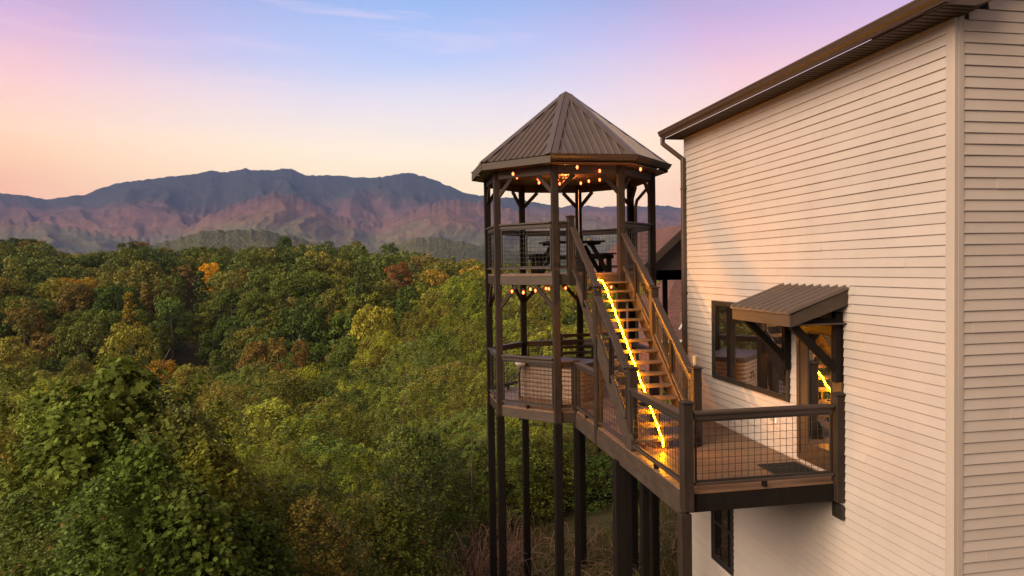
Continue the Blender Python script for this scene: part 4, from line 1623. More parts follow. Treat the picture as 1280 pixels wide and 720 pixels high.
def twig_leaf_tree(rng, H, rad, ntw, per, size, nv, z0=.08, lobed=False, top=1.0):
    """leaves in sprays at twig ends through the outer part of the crown"""
    co = []
    ang = np.linspace(0, 2 * np.pi, 11)[:-1]
    if lobed:      # maple-like outline, ten points
        prof = np.array([(0, -.5), (.22, -.36), (.52, -.22), (.30, .02), (.50, .30), (.17, .26), (0, .56), (-.17, .26), (-.50, .30), (-.30, .02), (-.52, -.22), (-.22, -.36)])
    else:
        prof = np.array([(0, -.5), (.26, -.18), (.27, .12), (0, .52), (-.27, .12), (-.26, -.18)])
    for i in range(ntw):
        t = (i + .5) / ntw
        zz = z0 + (1 - z0) * t
        pr = (math.sin(math.pi * min(1, .10 + .90 * zz)) ** .65 + .06) * (1 - .25 * zz * top)
        an = i * 2.39996 + rng.uniform(-.3, .3)
        f = rng.uniform(0.2, 1.0) ** .5
        lump = 1 + .22 * math.sin(3 * an + .7) * math.cos(4 * zz) + .20 * math.sin(13 * zz + 2 * an) + .14 * math.sin(7 * an + 9 * zz)
        rr = rad * pr * f * lump
        tip = np.array([math.cos(an) * rr, math.sin(an) * rr, zz * H])
        od = unit(np.array([math.cos(an) * .8, math.sin(an) * .8, .65]))
        for j in range(per):
            a2 = rng.uniform(0, 6.283)
            d = unit(od * .5 + np.array([math.cos(a2), math.sin(a2), rng.uniform(-.25, .45)]))
            s = size * rng.uniform(.42, 1.3)
            ctr = tip + d * s * rng.uniform(.6, 1.5) + rng.normal(size=3) * size * .5
            nr = unit(np.array([0, 0, 1.]) * rng.uniform(.35, 1.1) + od * .5 + rng.normal(size=3) * .42)
            ax = unit(d - nr * (d @ nr))
            sd = np.cross(nr, ax)
            bend = -nr * (np.abs(prof[:, 0:1]) * .22 + (prof[:, 1:2] + .1) ** 2 * .18) * s
            co.append(ctr + sd * prof[:, 0:1] * s + ax * prof[:, 1:2] * s + bend)
    # leading shoots that stand out of the crown outline
    for i in range(26):
        an, zz = i * 2.39996 + .4, rng.uniform(.45, 1.0)
        pr = (math.sin(math.pi * min(1, .10 + .90 * zz)) ** .65 + .06) * (1 - .25 * zz * top)
        b0 = np.array([math.cos(an) * rad * pr * .85, math.sin(an) * rad * pr * .85, zz * H])
        dr = unit(np.array([math.cos(an) * .55, math.sin(an) * .55, .9]))
        ln = rng.uniform(.5, 1.15)
        for j in range(int(15 + 8 * ln)):
            t = (j + 1) / (15 + 8 * ln)
            a2 = j * 2.4
            d = unit(np.array([math.cos(a2), math.sin(a2), .25]) + dr * .4)
            s = size * (1.15 - .55 * t) * rng.uniform(.8, 1.1)
            ctr = b0 + dr * ln * t + d * s * .75
            nr = unit(dr * .8 - d * .2 + rng.normal(size=3) * .3)
            ax = unit(d - nr * (d @ nr))
            sd = np.cross(nr, ax)
            bend = -nr * (np.abs(prof[:, 0:1]) * .22 + (prof[:, 1:2] + .1) ** 2 * .18) * s
            co.append(ctr + sd * prof[:, 0:1] * s + ax * prof[:, 1:2] * s + bend)
    return np.stack(co), len(prof)


FEA, LOB, SML = [], [], []
for H, rad, nros, seed in ((8.5, 3.0, 125, 1), (7.5, 3.3, 120, 2), (9.5, 2.6, 130, 3)):
    r_ = np.random.default_rng(seed)
    q = rosette_tree(r_, H, rad, nros, 7, 8, .185, droop=1.7)
    FEA.append((quads_mesh('crown', q, 4, [M['leaf_feather']]), trunk_mesh('trunk', r_, H, .10, H * .86, 14, rad * .85, 8, 6, .18), H, 2 * rad))
for H, rad, ntw, per, seed in ((7.5, 3.0, 1600, 6, 5), (6.5, 2.7, 1450, 6, 6)):
    r_ = np.random.default_rng(seed)
    q, nv = twig_leaf_tree(r_, H, rad, ntw, per, .158, 12, lobed=True, top=1.5)
    LOB.append((quads_mesh('crown', q, nv, [M['leaf_lobed']]), trunk_mesh('trunk', r_, H, .09, H * .9, 16, rad * .75, 8, 6, .12), H, 2 * rad))
for H, rad, ntw, per, seed in ((6.5, 2.5, 1350, 7, 8), (5.0, 2.4, 1150, 7, 9)):
    r_ = np.random.default_rng(seed)
    q, nv = twig_leaf_tree(r_, H, rad, ntw, per, .128, 6)
    SML.append((quads_mesh('crown', q, nv, [M['leaf_small']]), trunk_mesh('trunk', r_, H, .08, H * .85, 14, rad * .75, 7, 6, .12), H, 2 * rad))

COLS = {'dark green': (.058, .085, .018), 'green': (.094, .130, .024), 'olive': (.145, .15, .027), 'yellow green': (.225, .25, .032),
        'leaf green': (.082, .118, .023), 'golden': (.28, .20, .024), 'bright orange': (.60, .29, .015), 'rust': (.18, .11, .03), 'ochre brown': (.17, .13, .034), 'red': (.22, .10, .045)}
TREES = []


def grow(proto, x, y, zb, h, wd, colname, name, crownname='crown', jit=.12):
    cm, tm, H, W = proto[:4]
    root = bpy.data.objects.new(name, None)
    root.empty_display_size = .5
    COL.objects.link(root)
    root.location = (x, y, zb)
    root.rotation_euler = (0, 0, random.uniform(0, 6.283))
    s = wd / W
    root.scale = (s, s, s)
    kz = min(max(h / (H * s), .35), 1.45 if name == 'broadleaf_tree' else 1.15)       # crown keeps its proportions, the trunk makes up the rest of the height
    lift = max(0.0, h / s - H * kz)
    c = bpy.data.objects.new('crown', cm)
    COL.objects.link(c)
    c.parent = root
    c.scale = (1, 1, kz)
    c.location = (0, 0, lift)
    b = COLS[colname]
    j = [random.uniform(1 - jit, 1 + jit) for _ in range(3)]
    k = random.uniform(.82, 1.18)
    c.color = (b[0] * j[0] * k, b[1] * j[1] * k, b[2] * j[2] * k, 1)
    t = bpy.data.objects.new('trunk', tm)
    COL.objects.link(t)
    t.parent = root
    t.scale = (1, 1, h / s / H)
    return root


def xy_of(px, d):
    u = (px - 640) / FPX * d
    return d * FH[0] + u * R0[0], d * FH[1] + u * R0[1], u


def register(root, px, ytop, d, h, wd, col, word, zone):
    TREES.append(dict(o=root, px=px, y=ytop, d=d, h=h, w=wd, col=col, word=word, zone=zone))


# --- forest on the facing slope
cand = []
row = 0
d = 108.0
while d < 292:
    sp = 6.0 if d < 165 else 8.0
    u0, u1 = (-60 - 640) / FPX * d, (900 - 640) / FPX * d
    u = u0 + (row % 2) * sp / 2
    while u < u1:
        dd, uu = d + random.uniform(-2.6, 2.6), u + random.uniform(-2.6, 2.6)
        cand.append((dd, uu))
        u += sp
    d += sp * .87
    row += 1
SPECIAL = [  # column, top row, distance, width, colour, proto index
    (264, 327, 232, 7.6, 'bright orange', 0), (308, 335, 226, 6.0, 'rust', 2), (46, 300, 272, 12.5, 'ochre brown', 0), (20, 296.5, 276, 12.5, 'dark green', 0), (36, 297.5, 280, 11, 'dark green', 2),
    (48, 312, 262, 7, 'golden', 1), (167, 300.5, 272, 9.5, 'dark green', 0), (180, 301, 275, 8, 'ochre brown', 3), (358, 294.5, 278, 6.0, 'dark green', 2), (412, 300, 274, 5.5, 'dark green', 3), (446, 300, 272, 7, 'olive', 3),
    (487, 302.5, 268, 6.5, 'dark green', 1), (497, 327, 215, 8, 'rust', 1), (498, 318, 262, 3.6, 'golden', 4), (110, 345, 205, 9, 'golden', 1), (82, 346, 206, 7, 'golden', 2), (141, 350, 200, 11, 'olive', 0), (206, 346, 215, 8, 'ochre brown', 0),
    (212, 370, 190, 10, 'green', 1), (160, 402, 152, 9, 'yellow green', 1), (318, 425, 140, 6, 'ochre brown', 2), (374, 424, 142, 4.0, 'rust', 3), (20, 430, 138, 9, 'olive', 0), (197, 448, 118, 6, 'golden', 2), (345, 422, 150, 5, 'ochre brown', 4), (465, 380, 160, 9, 'yellow green', 0), (540, 345, 240, 5.5, 'rust', 2)]
spec_xy = []
for px, yt, dd, wd, col, pi in SPECIAL:
    x, y, u = xy_of(px, dd)
    spec_xy.append((dd, u))
keep = []
for dd, uu in cand:
    px = 640 + FPX * uu / dd
    if any((dd - a) ** 2 + (uu - b) ** 2 < 30 for a, b in spec_xy):
        continue
    gl = uu + .47 * dd
    if 128 < dd < 236 and abs(gl) < 3.6:
        continue
    keep.append((dd, uu))
keep.sort(key=lambda q: q[0])


def near_x(px):
    return px < 612


ind = [q for q in keep if near_x(640 + FPX * q[1] / q[0])]
rest = [q for q in keep if not near_x(640 + FPX * q[1] / q[0])]
MAXF = 272
over = ind[MAXF:]
ind = ind[:MAXF]
rest += over


def forest_colour(dd, uu):
    r = random.random()
    clus = float(fbm(dd * .03, uu * .03, 91, 3))
    r = r * .75 + (clus - .3) * .6
    low = dd < 165
    tab = [(.24, 'dark green'), (.44, 'green'), (.66, 'olive'), (.80, 'yellow green' if low else 'green'), (.85, 'ochre brown'), (.885, 'golden'), (.90, 'rust'), (9, 'yellow green' if low else 'olive')]
    for lim, c in tab:
        if r < lim:
            return c


def pick(dd):
    r = random.random()
    for lim, i in ((.30, 0), (.55, 1), (.76, 2), (.87, 3), (.94, 4), (2, 5)):
        if r < lim:
            return i + (6 if dd < 150 else 0)


def far_size(pi, dd):
    H, W = FAR[pi][2] * 1.22, FAR[pi][3]
    s = random.uniform(.68, 1.2) * (.74 if dd < 165 else .92)
    return H * s * random.uniform(.92, 1.1), W * s * random.uniform(.95, 1.15)


FARNAME = 'broadleaf_tree'
for px, yt, dd, wd, col, pi in SPECIAL:
    x, y, u = xy_of(px, dd)
    p = at_d(px, yt, dd)
    zb = float(ground_z(dd, u))
    h = p[2] - zb
    h = max(7.0, h)
    o = grow(FAR[pi], x, y, zb, h, wd, col, FARNAME)
    register(o, px, yt, dd, h, wd, col, FAR[pi][4], 'far')
for dd, uu in ind:
    pi = pick(dd)
    h, wd = far_size(pi, dd)
    x, y = dd * FH[0] + uu * R0[0], dd * FH[1] + uu * R0[1]
    zb = float(ground_z(dd, uu))
    if dd > 225:
        cap = float(crest_top(640 + FPX * uu / dd)) * dd / CREST_D - zb + random.uniform(-4.5, 1.8)
        if h > cap:
            wd *= max(.75, cap / h) ** .5
            h = max(6.5, cap)
    col = forest_colour(dd, uu)
    o = grow(FAR[pi], x, y, zb, h, wd, col, FARNAME)
    pp = px_of((x, y, zb + h))
    register(o, pp[0], pp[1], dd, h, wd, col, FAR[pi][4], 'far')

# the rest of the wood, too far or too hidden to count, as one mass
parts, cols = [], []
# beyond the frame to the left, and the trees at the crest behind the tower
for k in range(150):
    dd = random.uniform(90, 285)
    rest.append((dd, (-640 - random.uniform(60, 420)) / FPX * dd))
for dd, uu in rest:
    pi = pick(dd)
    q = FARQ[pi]
    q = q[RNG.random(len(q)) < (.40 if pi < 6 else .2)]
    h, wd = far_size(pi, dd)
    if dd > 225:
        h = max(6.5, min(h, float(crest_top(640 + FPX * uu / dd)) * dd / CREST_D - float(ground_z(dd, uu)) + random.uniform(-3.2, .4)))
    a = random.uniform(0, 6.283)
    rot = np.array([[math.cos(a), -math.sin(a), 0], [math.sin(a), math.cos(a), 0], [0, 0, 1]])
    s = np.array([wd / FAR[pi][3], wd / FAR[pi][3], h / FAR[pi][2]])
    x, y = dd * FH[0] + uu * R0[0], dd * FH[1] + uu * R0[1]
    c = q.mean(1, keepdims=True)
    q = c + (q - c) * 1.35
    parts.append((q * s) @ rot.T + np.array([x, y, float(ground_z(dd, uu))]))
    b = COLS[forest_colour(dd, uu)]
    cols.append(np.repeat(np.array([[b[0], b[1], b[2], 1.]]) * random.uniform(.8, 1.2), len(q), 0))
co = np.concatenate(parts)
fm = leaf_mat('leaf_mass', 0.42, trans=0.22, glossy=0.15)
for n in fm.node_tree.nodes:
    if n.type == 'OBJECT_INFO':
        at = fm.node_tree.nodes.new('ShaderNodeAttribute')
        at.attribute_name = 'tint'
        for l in list(fm.node_tree.links):
            if l.from_node == n:
                fm.node_tree.links.new(at.outputs['Color'], l.to_socket)
me = quads_mesh('forest', co, 4, [fm])
ca = me.color_attributes.new('tint', 'FLOAT_COLOR', 'POINT')
ca.data.foreach_set('color', np.repeat(np.concatenate(cols), 4, 0).reshape(-1).astype(np.float32))
fo = bpy.data.objects.new('forest', me)
COL.objects.link(fo)
tag(fo, 'mass of mixed trees along the crest and behind the tower', None, None, 'stuff')

# --- near trees: kind, column, top row, distance, crown width, colour
NEAR = [
    ('F', 604, 338, 52, 6.6, 'yellow green'), ('F', 574, 348, 50, 6.2, 'yellow green'), ('F', 545, 366, 48, 6.4, 'olive'), ('F', 517, 392, 46, 6.0, 'yellow green'), ('F', 640, 350, 50, 6.4, 'yellow green'), ('F', 676, 352, 50, 6.2, 'olive'), ('F', 716, 352, 52, 6.4, 'yellow green'), ('F', 755, 350, 54, 6.6, 'yellow green'), ('F', 800, 347, 56, 6.6, 'yellow green'), ('F', 838, 344, 66, 6.6, 'olive'),
    ('F', 478, 422, 38, 5.6, 'yellow green'), ('F', 505, 424, 36, 5.4, 'yellow green'), ('S', 546, 418, 33, 3.4, 'green'), ('F', 590, 402, 36, 5.8, 'yellow green'), ('F', 628, 400, 37, 5.6, 'yellow green'), ('F', 668, 404, 36, 5.6, 'olive'), ('F', 706, 410, 35, 5.4, 'yellow green'), ('F', 748, 420, 34, 5.4, 'olive'), ('F', 790, 470, 33, 5.0, 'olive'),
    ('F', 452, 448, 31, 5.2, 'yellow green'), ('F', 560, 452, 29, 5.0, 'yellow green'), ('F', 600, 462, 28, 5.0, 'olive'), ('F', 640, 452, 28, 4.8, 'yellow green'), ('F', 680, 470, 28, 4.8, 'olive'), ('F', 425, 462, 28, 5.0, 'yellow green'), ('F', 500, 470, 27, 4.8, 'olive'),
    ('F', 386, 452, 27, 4.8, 'yellow green'), ('F', 352, 468, 27, 4.8, 'yellow green'), ('F', 318, 452, 26, 4.4, 'yellow green'), ('F', 408, 492, 24, 4.6, 'olive'), ('F', 455, 500, 24, 4.6, 'olive'), ('F', 372, 506, 22, 4.4, 'yellow green'), ('F', 330, 498, 21, 4.4, 'yellow green'), ('F', 540, 505, 24, 4.2, 'olive'), ('F', 585, 512, 23, 4.2, 'green'),
    ('F', 280, 470, 24, 4.6, 'olive'), ('F', 240, 462, 29, 5.0, 'olive'), ('F', 300, 520, 18.5, 4.2, 'yellow green'), ('F', 350, 548, 18, 4.0, 'olive'), ('F', 400, 556, 18.5, 4.0, 'yellow green'), ('F', 448, 560, 19, 4.0, 'olive'), ('F', 390, 610, 15.5, 3.6, 'olive'), ('F', 440, 622, 15.5, 3.4, 'olive'), ('F', 335, 600, 15, 3.6, 'olive'),
    ('S', 505, 538, 20.5, 3.6, 'green'), ('S', 532, 546, 20.5, 3.0, 'dark green'), ('S', 588, 556, 25, 3.2, 'dark green'), ('S', 500, 596, 16.6, 2.6, 'dark green'), ('S', 482, 630, 15.6, 2.8, 'green'), ('S', 640, 540, 24, 3.6, 'green'), ('S', 672, 552, 25, 3.4, 'olive'), ('S', 708, 560, 25.5, 3.4, 'dark green'), ('S', 745, 575, 25, 3.2, 'dark green'), ('S', 784, 590, 26, 3.4, 'dark green'), ('S', 826, 600, 27, 3.4, 'dark green'), ('F', 655, 520, 27, 4.0, 'yellow green'), ('F', 690, 528, 29, 4.2, 'olive'), ('F', 732, 520, 31, 4.2, 'olive'), ('F', 805, 520, 33, 4.4, 'olive'),
    ('L', 150, 463, 12.4, 5.2, 'leaf green'), ('L', 56, 500, 13.4, 3.8, 'green'), ('S', 222, 516, 11.8, 3.0, 'green'), ('L', 92, 512, 11.2, 3.4, 'green'), ('L', 254, 560, 11.0, 2.8, 'olive'), ('L', 172, 566, 9.6, 2.8, 'leaf green'), ('S', 118, 606, 9.0, 2.2, 'leaf green'), ('L', 232, 622, 9.2, 2.6, 'dark green'), ('L', 300, 650, 10.0, 2.2, 'dark green'),
    ('S', 38, 520, 12.6, 2.8, 'yellow green'), ('S', -6, 545, 11.5, 2.8, 'olive'), ('F', 60, 585, 10.4, 2.6, 'olive'), ('S', 20, 625, 9.6, 2.4, 'green'), ('F', 66, 668, 9.0, 1.8, 'golden'), ('F', 300, 545, 12.0, 2.6, 'yellow green'), ('F', 338, 592, 11.5, 2.6, 'yellow green'), ('S', 376, 630, 11.5, 2.2, 'olive'), ('S', 268, 505, 15.0, 3.0, 'olive'),
    ('S', 12, 470, 21, 4.2, 'olive'), ('F', 40, 474, 24, 4.6, 'olive'), ('F', 84, 458, 27, 4.8, 'olive'), ('F', -20, 462, 26, 4.8, 'yellow green'), ('S', 20, 505, 15.5, 3.6, 'yellow green'), ('F', 60, 480, 19, 4.0, 'yellow green'), ('S', -25, 500, 15, 3.6, 'olive'), ('F', 200, 470, 22, 4.4, 'olive'), ('F', 130, 462, 26, 4.6, 'yellow green'),
    ('S', 420, 668, 13.0, 2.4, 'green'), ('S', 360, 668, 12.4, 2.4, 'olive')]
KN = {'F': ('feathery_tree', FEA), 'S': ('small_leaf_tree', SML), 'L': ('maple_tree', LOB)}
for k, px, yt, dd, wd, col in NEAR:
    x, y, u = xy_of(px, dd)
    p = at_d(px, yt, dd)
    zb = float(ground_z(dd, u))
    nm, lst = KN[k]
    pr_ = random.choice(lst)
    if k == 'F':
        wd *= random.uniform(.70, .95)
        if 400 < yt < 600:
            yt += random.uniform(-8, 24)
            p = at_d(px, yt, dd)
        q_ = random.random()
        if yt > 535:  # low-standing trees get darker leaf colours, shade put into the tint
            col = 'dark green' if q_ < .35 else 'green' if q_ < .65 else 'olive' if q_ < .9 else 'yellow green'
        else:
            col = col if q_ < .55 else 'green' if q_ < .70 else 'olive' if q_ < .82 else 'golden' if q_ < .85 else 'dark green' if q_ < .94 else 'yellow green'
    h = p[2] - zb
    if h < 2.2:
        zb, h = p[2] - 2.2, 2.2
    o = grow(pr_, x, y, zb, h, wd, col, nm, jit=.05 if k == 'L' else .12)
    register(o, px, yt, dd, h, wd, col, k, 'near')

# --- dead bramble canes by the tower stilts
mb = MB()
rb = np.random.default_rng(5)
for i in range(420):
    px, dd = (rb.uniform(548, 668), rb.uniform(17.8, 21.5)) if i < 300 else (rb.uniform(680, 850), rb.uniform(15, 21))
    x, y, u = xy_of(px, dd)
    z = float(ground_z(dd, u))
    a = rb.uniform(0, 6.283)
    ln, hh = rb.uniform(.7, 1.9), rb.uniform(.35, 1.9) * (1 if px < 640 else .4)
    q = []
    for t in np.linspace(0, 1, 8):
        q.append((x + math.cos(a) * ln * t + .12 * math.sin(5 * t + i), y + math.sin(a) * ln * t + .1 * math.sin(4 * t + 2 * i), z + hh * 4 * t * (1 - t) * (1 - .3 * t) + .05 * math.sin(9 * t + i)))
    r0 = rb.uniform(.004, .010)
    mb.tube(q, [r0 * (1 - .7 * t) for t in np.linspace(0, 1, 8)], 4, False)
br = mb.build('bramble_thicket', M['twig'])
tag(br, 'tangle of dry reddish bramble canes at the foot of the tower stilts', 'bramble')

# --- rough grass and leaf litter on the bank under the deck
rgx = np.random.default_rng(3)
n = 26000
dd = rgx.uniform(13.5, 34, n)
px = rgx.uniform(560, 900, n)
uu = (px - 640) / FPX * dd
pat = fbm(dd * .5, uu * .5, 66, 4)
ok = pat > .42
dd, uu = dd[ok], uu[ok]
n = len(dd)
base = np.stack([dd * FH[0] + uu * R0[0], dd * FH[1] + uu * R0[1], ground_z(dd, uu) - .01], -1)
tall = fbm(dd * .9, uu * .9, 15, 3)
hgt = rgx.uniform(.08, .32, n) * (0.5 + 1.3 * tall)
lean = rgx.normal(size=(n, 3)) * np.array([1, 1, 0]) * .45
tip = base + (np.array([0, 0, 1.]) + lean) * hgt[:, None]
sd = unit(np.cross(lean + 1e-3, np.array([0, 0, 1.]))) * rgx.uniform(.006, .016, (n, 1))
mid = (base + tip) / 2 + np.array([0, 0, .05]) * hgt[:, None]
q = np.stack([base - sd, base + sd, mid + sd * .7, tip], 1)
me = quads_mesh('grass', q, 4, [M['grass']])
go = bpy.data.objects.new('grass', me)
COL.objects.link(go)
go.color = (.075, .078, .026, 1)
tag(go, 'rough grass and dry stalks on the bank under the deck', None, None, 'stuff')

# ------------------------------------------------------------------ labels for the trees
ORD = ['', 'second ', 'third ', 'fourth ', 'fifth ', 'sixth ', 'seventh ', 'eighth ', 'ninth ', 'tenth ']


def across(px):
    for lim, s in ((60, 'at the left edge'), (130, 'below the low notch'), (230, 'below the left shoulder'), (310, 'left of the twin summits'), (390, 'under the twin summits'), (470, 'right of the twin summits'), (545, 'under the right hand summit')):
        if px < lim:
            return s
    return 'beside the tower' if px < 625 else 'behind the tower'


def zone_of(t):
    if t['zone'] == 'far':
        d_ = t['d']
        return 'valley floor' if d_ < 122 else 'lower slope' if d_ < 158 else 'middle slope' if d_ < 200 else 'upper slope' if d_ < 240 else 'forest crest'
    return 'back row' if t['d'] > 32 else 'middle row' if t['d'] > 20.2 else 'front row'


KW = {'F': 'feathery tree', 'S': 'bushy tree', 'L': 'maple'}
groups = {}
for t in TREES:
    kindw = KW.get(t['word'], t['word'] + ' tree')
    t['ph'] = f"{t['col'].replace('bright orange', 'orange')} {kindw}"
    groups.setdefault((t['ph'], zone_of(t), across(t['px'])), []).append(t)
for (ph, zn, ac), lst in groups.items():
    lst.sort(key=lambda t: t['px'])
    for i, t in enumerate(lst):
        far = t['zone'] == 'far'
        place = f"on the {zn}" if far else f"in the {zn}"
        if len(lst) == 1:
            lab = f"{ph} {place} {ac}"
        elif i == 0:
            lab = f"leftmost {ph}"f" {place} {ac}"
        else:
            lab = f"{ORD[min(i, 9)]}from left {ph} {place} {ac}"
        tag(t['o'], lab, 'tree', 'trees of the wooded valley slope' if far else 'young trees on the near bank')

# ------------------------------------------------------------------ sky, sun, air
SUN_AZ_VEC = np.array([-0.91, -0.40])      # towards the sun, house axes
SUN_EL = math.radians(33)
w = bpy.data.worlds.new('World')
sc.world = w
w.use_nodes = True
nt = w.node_tree
N, L = nt.nodes, nt.links
for n in list(N):
    N.remove(n)
out = N.new('ShaderNodeOutputWorld')
sky = N.new('ShaderNodeTexSky')
sky.sky_type = 'NISHITA'
sky.sun_disc = False
sky.sun_elevation = SUN_EL
sky.sun_rotation = math.atan2(SUN_AZ_VEC[0], SUN_AZ_VEC[1])
sky.altitude = 500
bg1 = N.new('ShaderNodeBackground')
bg1.inputs[1].default_value = 0.03
L.new(sky.outputs[0], bg1.inputs[0])
# dusk colours: ramp over the height above the horizon, pinker and more orange towards the sunset side
tc = N.new('ShaderNodeTexCoord')
sep = N.new('ShaderNodeSeparateXYZ')
L.new(tc.outputs['Generated'], sep.inputs[0])


def ramp(stops, fac):
    r = N.new('ShaderNodeValToRGB')
    el = r.color_ramp.elements
    while len(el) < len(stops):
        el.new(.5)
    for e, (p, c) in zip(el, stops):
        e.position = p
        e.color = (*c, 1)
    L.new(fac, r.inputs[0])
    return r.outputs[0]


mr = N.new('ShaderNodeMapRange')
mr.inputs[1].default_value = -0.02
mr.inputs[2].default_value = 0.98
L.new(sep.outputs['Z'], mr.inputs[0])
wn = N.new('ShaderNodeTexNoise')
mpw = N.new('ShaderNodeMapping')
mpw.inputs['Scale'].default_value = (1.6, 1.6, 9)
mpw.inputs['Rotation'].default_value = (0.1, 0.25, 0)
wn.inputs['Detail'].default_value = 7
wn.inputs['Scale'].default_value = 1.5
L.new(tc.outputs['Generated'], mpw.inputs[0])
L.new(mpw.outputs[0], wn.inputs['Vector'])
hz = N.new('ShaderNodeMath')
hz.operation = 'MULTIPLY_ADD'
hz.inputs[1].default_value = 0.05
L.new(wn.outputs['Fac'], hz.inputs[0])
L.new(mr.outputs[0], hz.inputs[2])
hz2 = N.new('ShaderNodeMath')
hz2.operation = 'SUBTRACT'
hz2.inputs[1].default_value = 0.025
L.new(hz.outputs[0], hz2.inputs[0])
MID = ramp([(0.0, (.66, .28, .14)), (.135, (.91, .62, .27)), (.185, (.87, .66, .41)), (.245, (.63, .56, .57)), (.315, (.29, .44, .68)), (.386, (.155, .385, .71)), (.46, (.055, .12, .34)), (.70, (.025, .045, .13)), (1.0, (.025, .04, .12))], hz2.outputs[0])
SIDE = ramp([(0.0, (.66, .20, .10)), (.125, (.86, .32, .08)), (.16, (.87, .43, .14)), (.20, (.86, .50, .25)), (.255, (.75, .41, .37)), (.32, (.50, .29, .44)), (.386, (.24, .215, .41)), (.46, (.07, .10, .28)), (.70, (.025, .045, .13)), (1.0, (.025, .04, .12))], hz2.outputs[0])
# side factor: away from the bluest column in the middle of the view
dv = N.new('ShaderNodeVectorMath')
dv.operation = 'DOT_PRODUCT'
az0 = YAW + math.radians(-8)
dv.inputs[1].default_value = (math.sin(az0), math.cos(az0), 0)
L.new(tc.outputs['Generated'], dv.inputs[0])
sf = N.new('ShaderNodeMapRange')
sf.inputs[1].default_value = 0.985
sf.inputs[2].default_value = 0.87
L.new(dv.outputs['Value'], sf.inputs[0])
mx = N.new('ShaderNodeMix')
mx.data_type = 'RGBA'
L.new(sf.outputs[0], mx.inputs['Factor'])
L.new(MID, mx.inputs['A'])
L.new(SIDE, mx.inputs['B'])
# the east, behind the camera, is already dimmer than the sunset side
dv2 = N.new('ShaderNodeVectorMath')
dv2.operation = 'DOT_PRODUCT'
dv2.inputs[1].default_value = (-0.45, 0.89, 0)
L.new(tc.outputs['Generated'], dv2.inputs[0])
dm_ = N.new('ShaderNodeMapRange')
dm_.inputs[1].default_value = -0.4
dm_.inputs[2].default_value = 0.35
dm_.inputs[3].default_value = 0.55
dm_.inputs[4].default_value = 1.0
L.new(dv2.outputs['Value'], dm_.inputs[0])
bg2 = N.new('ShaderNodeBackground')
L.new(dm_.outputs[0], bg2.inputs[1])
wm = N.new('ShaderNodeMix')
wm.data_type = 'RGBA'
wf_ = N.new('ShaderNodeMapRange')
wf_.inputs[1].default_value = 0.2
wf_.inputs[2].default_value = -0.4
L.new(dv2.outputs['Value'], wf_.inputs[0])
L.new(wf_.outputs[0], wm.inputs['Factor'])
# thin streaks of high cloud
cn_ = N.new('ShaderNodeTexNoise')
cm_ = N.new('ShaderNodeMapping')
cm_.inputs['Rotation'].default_value = (0.0, 0.35, 0.5)
cm_.inputs['Scale'].default_value = (1.2, 3.0, 16)
cn_.inputs['Scale'].default_value = 1.7
cn_.inputs['Detail'].default_value = 9
cn_.inputs['Roughness'].default_value = 0.62
cn_.inputs['Distortion'].default_value = 0.6
L.new(tc.outputs['Generated'], cm_.inputs[0])
L.new(cm_.outputs[0], cn_.inputs['Vector'])
cf_ = N.new('ShaderNodeMapRange')
cf_.inputs[1].default_value = 0.56
cf_.inputs[2].default_value = 0.86
cf_.inputs[4].default_value = 0.55
L.new(cn_.outputs['Fac'], cf_.inputs[0])
cx_ = N.new('ShaderNodeMix')
cx_.data_type = 'RGBA'
L.new(cf_.outputs[0], cx_.inputs['Factor'])
L.new(mx.outputs['Result'], cx_.inputs['A'])
cx_.inputs['B'].default_value = (.86, .56, .55, 1)
L.new(cx_.outputs['Result'], wm.inputs['A'])
wm.inputs['B'].default_value = (.85, .50, .30, 1)
L.new(wm.outputs['Result'], bg2.inputs[0])
ad = N.new('ShaderNodeAddShader')
L.new(bg1.outputs[0], ad.inputs[0])
L.new(bg2.outputs[0], ad.inputs[1])
L.new(ad.outputs[0], out.inputs[0])

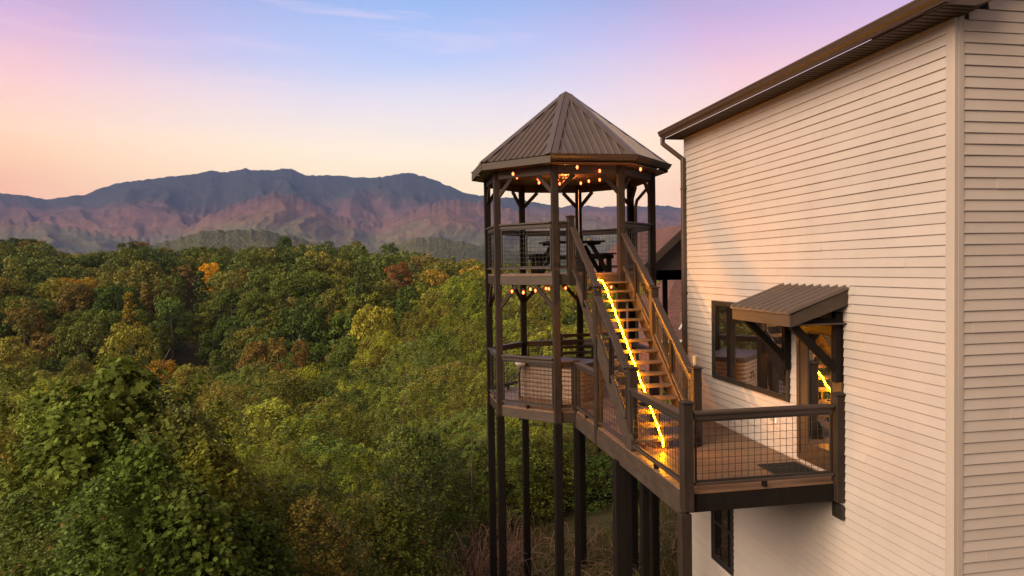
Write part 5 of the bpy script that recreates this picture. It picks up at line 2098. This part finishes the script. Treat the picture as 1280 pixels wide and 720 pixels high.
sl = bpy.data.lights.new('sun', 'SUN')
sl.energy = 5.0
sl.angle = math.radians(46)
sl.color = (1.0, 0.78, 0.54)
so = bpy.data.objects.new('sun', sl)
dirv = Vector((SUN_AZ_VEC[0], SUN_AZ_VEC[1], 0)).normalized() * math.cos(SUN_EL) + Vector((0, 0, math.sin(SUN_EL)))
so.rotation_euler = dirv.to_track_quat('Z', 'Y').to_euler()
COL.objects.link(so)

HAZE = True
if HAZE:
    mt, nt2, N2, L2 = new_mat('air')
    o2 = N2.new('ShaderNodeOutputMaterial')
    pv = N2.new('ShaderNodeVolumePrincipled')
    pv.inputs['Color'].default_value = (0.34, 0.50, 1.0, 1)
    pv.inputs['Density'].default_value = 4.7e-5
    pv.inputs['Anisotropy'].default_value = 0.0
    L2.new(pv.outputs[0], o2.inputs['Volume'])
    me = bpy.data.meshes.new('haze')
    H, zl, zh = 9900., -620., 1250.
    vs = [(x, y, z) for x in (-H, H) for y in (-H, H) for z in (zl, zh)]
    me.from_pydata(vs, [], [(0, 1, 3, 2), (4, 6, 7, 5), (0, 4, 5, 1), (2, 3, 7, 6), (0, 2, 6, 4), (1, 5, 7, 3)])
    me.materials.append(mt)
    ho = bpy.data.objects.new('haze', me)
    COL.objects.link(ho)
    tag(ho, 'evening haze filling the valley air', None, None, 'stuff')

sc.view_settings.view_transform = 'Standard'
sc.view_settings.look = 'None'
sc.view_settings.gamma = 1
sc.view_settings.exposure = 0.5
sc.view_settings.use_curve_mapping = False
sc.render.engine = 'CYCLES'
sc.cycles.use_denoising = True
sc.cycles.denoising_prefilter = 'ACCURATE'
sc.cycles.max_bounces = 6
sc.cycles.diffuse_bounces = 3
sc.cycles.glossy_bounces = 3
sc.cycles.transmission_bounces = 3
sc.cycles.volume_bounces = 0
sc.cycles.sample_clamp_indirect = 6

# the two bulb clusters that light the timber round them
for nm, pos, e in (('lamp', (4.15, 15.9, 1.98), 20.0), ('lamp', (3.75, 15.6, -.56), 10.0)):
    pl = bpy.data.lights.new(nm, 'POINT')
    pl.energy = e
    pl.color = (1.0, 0.36, 0.08)
    pl.shadow_soft_size = 0.02
    po = bpy.data.objects.new(nm, pl)
    po.location = pos
    COL.objects.link(po)
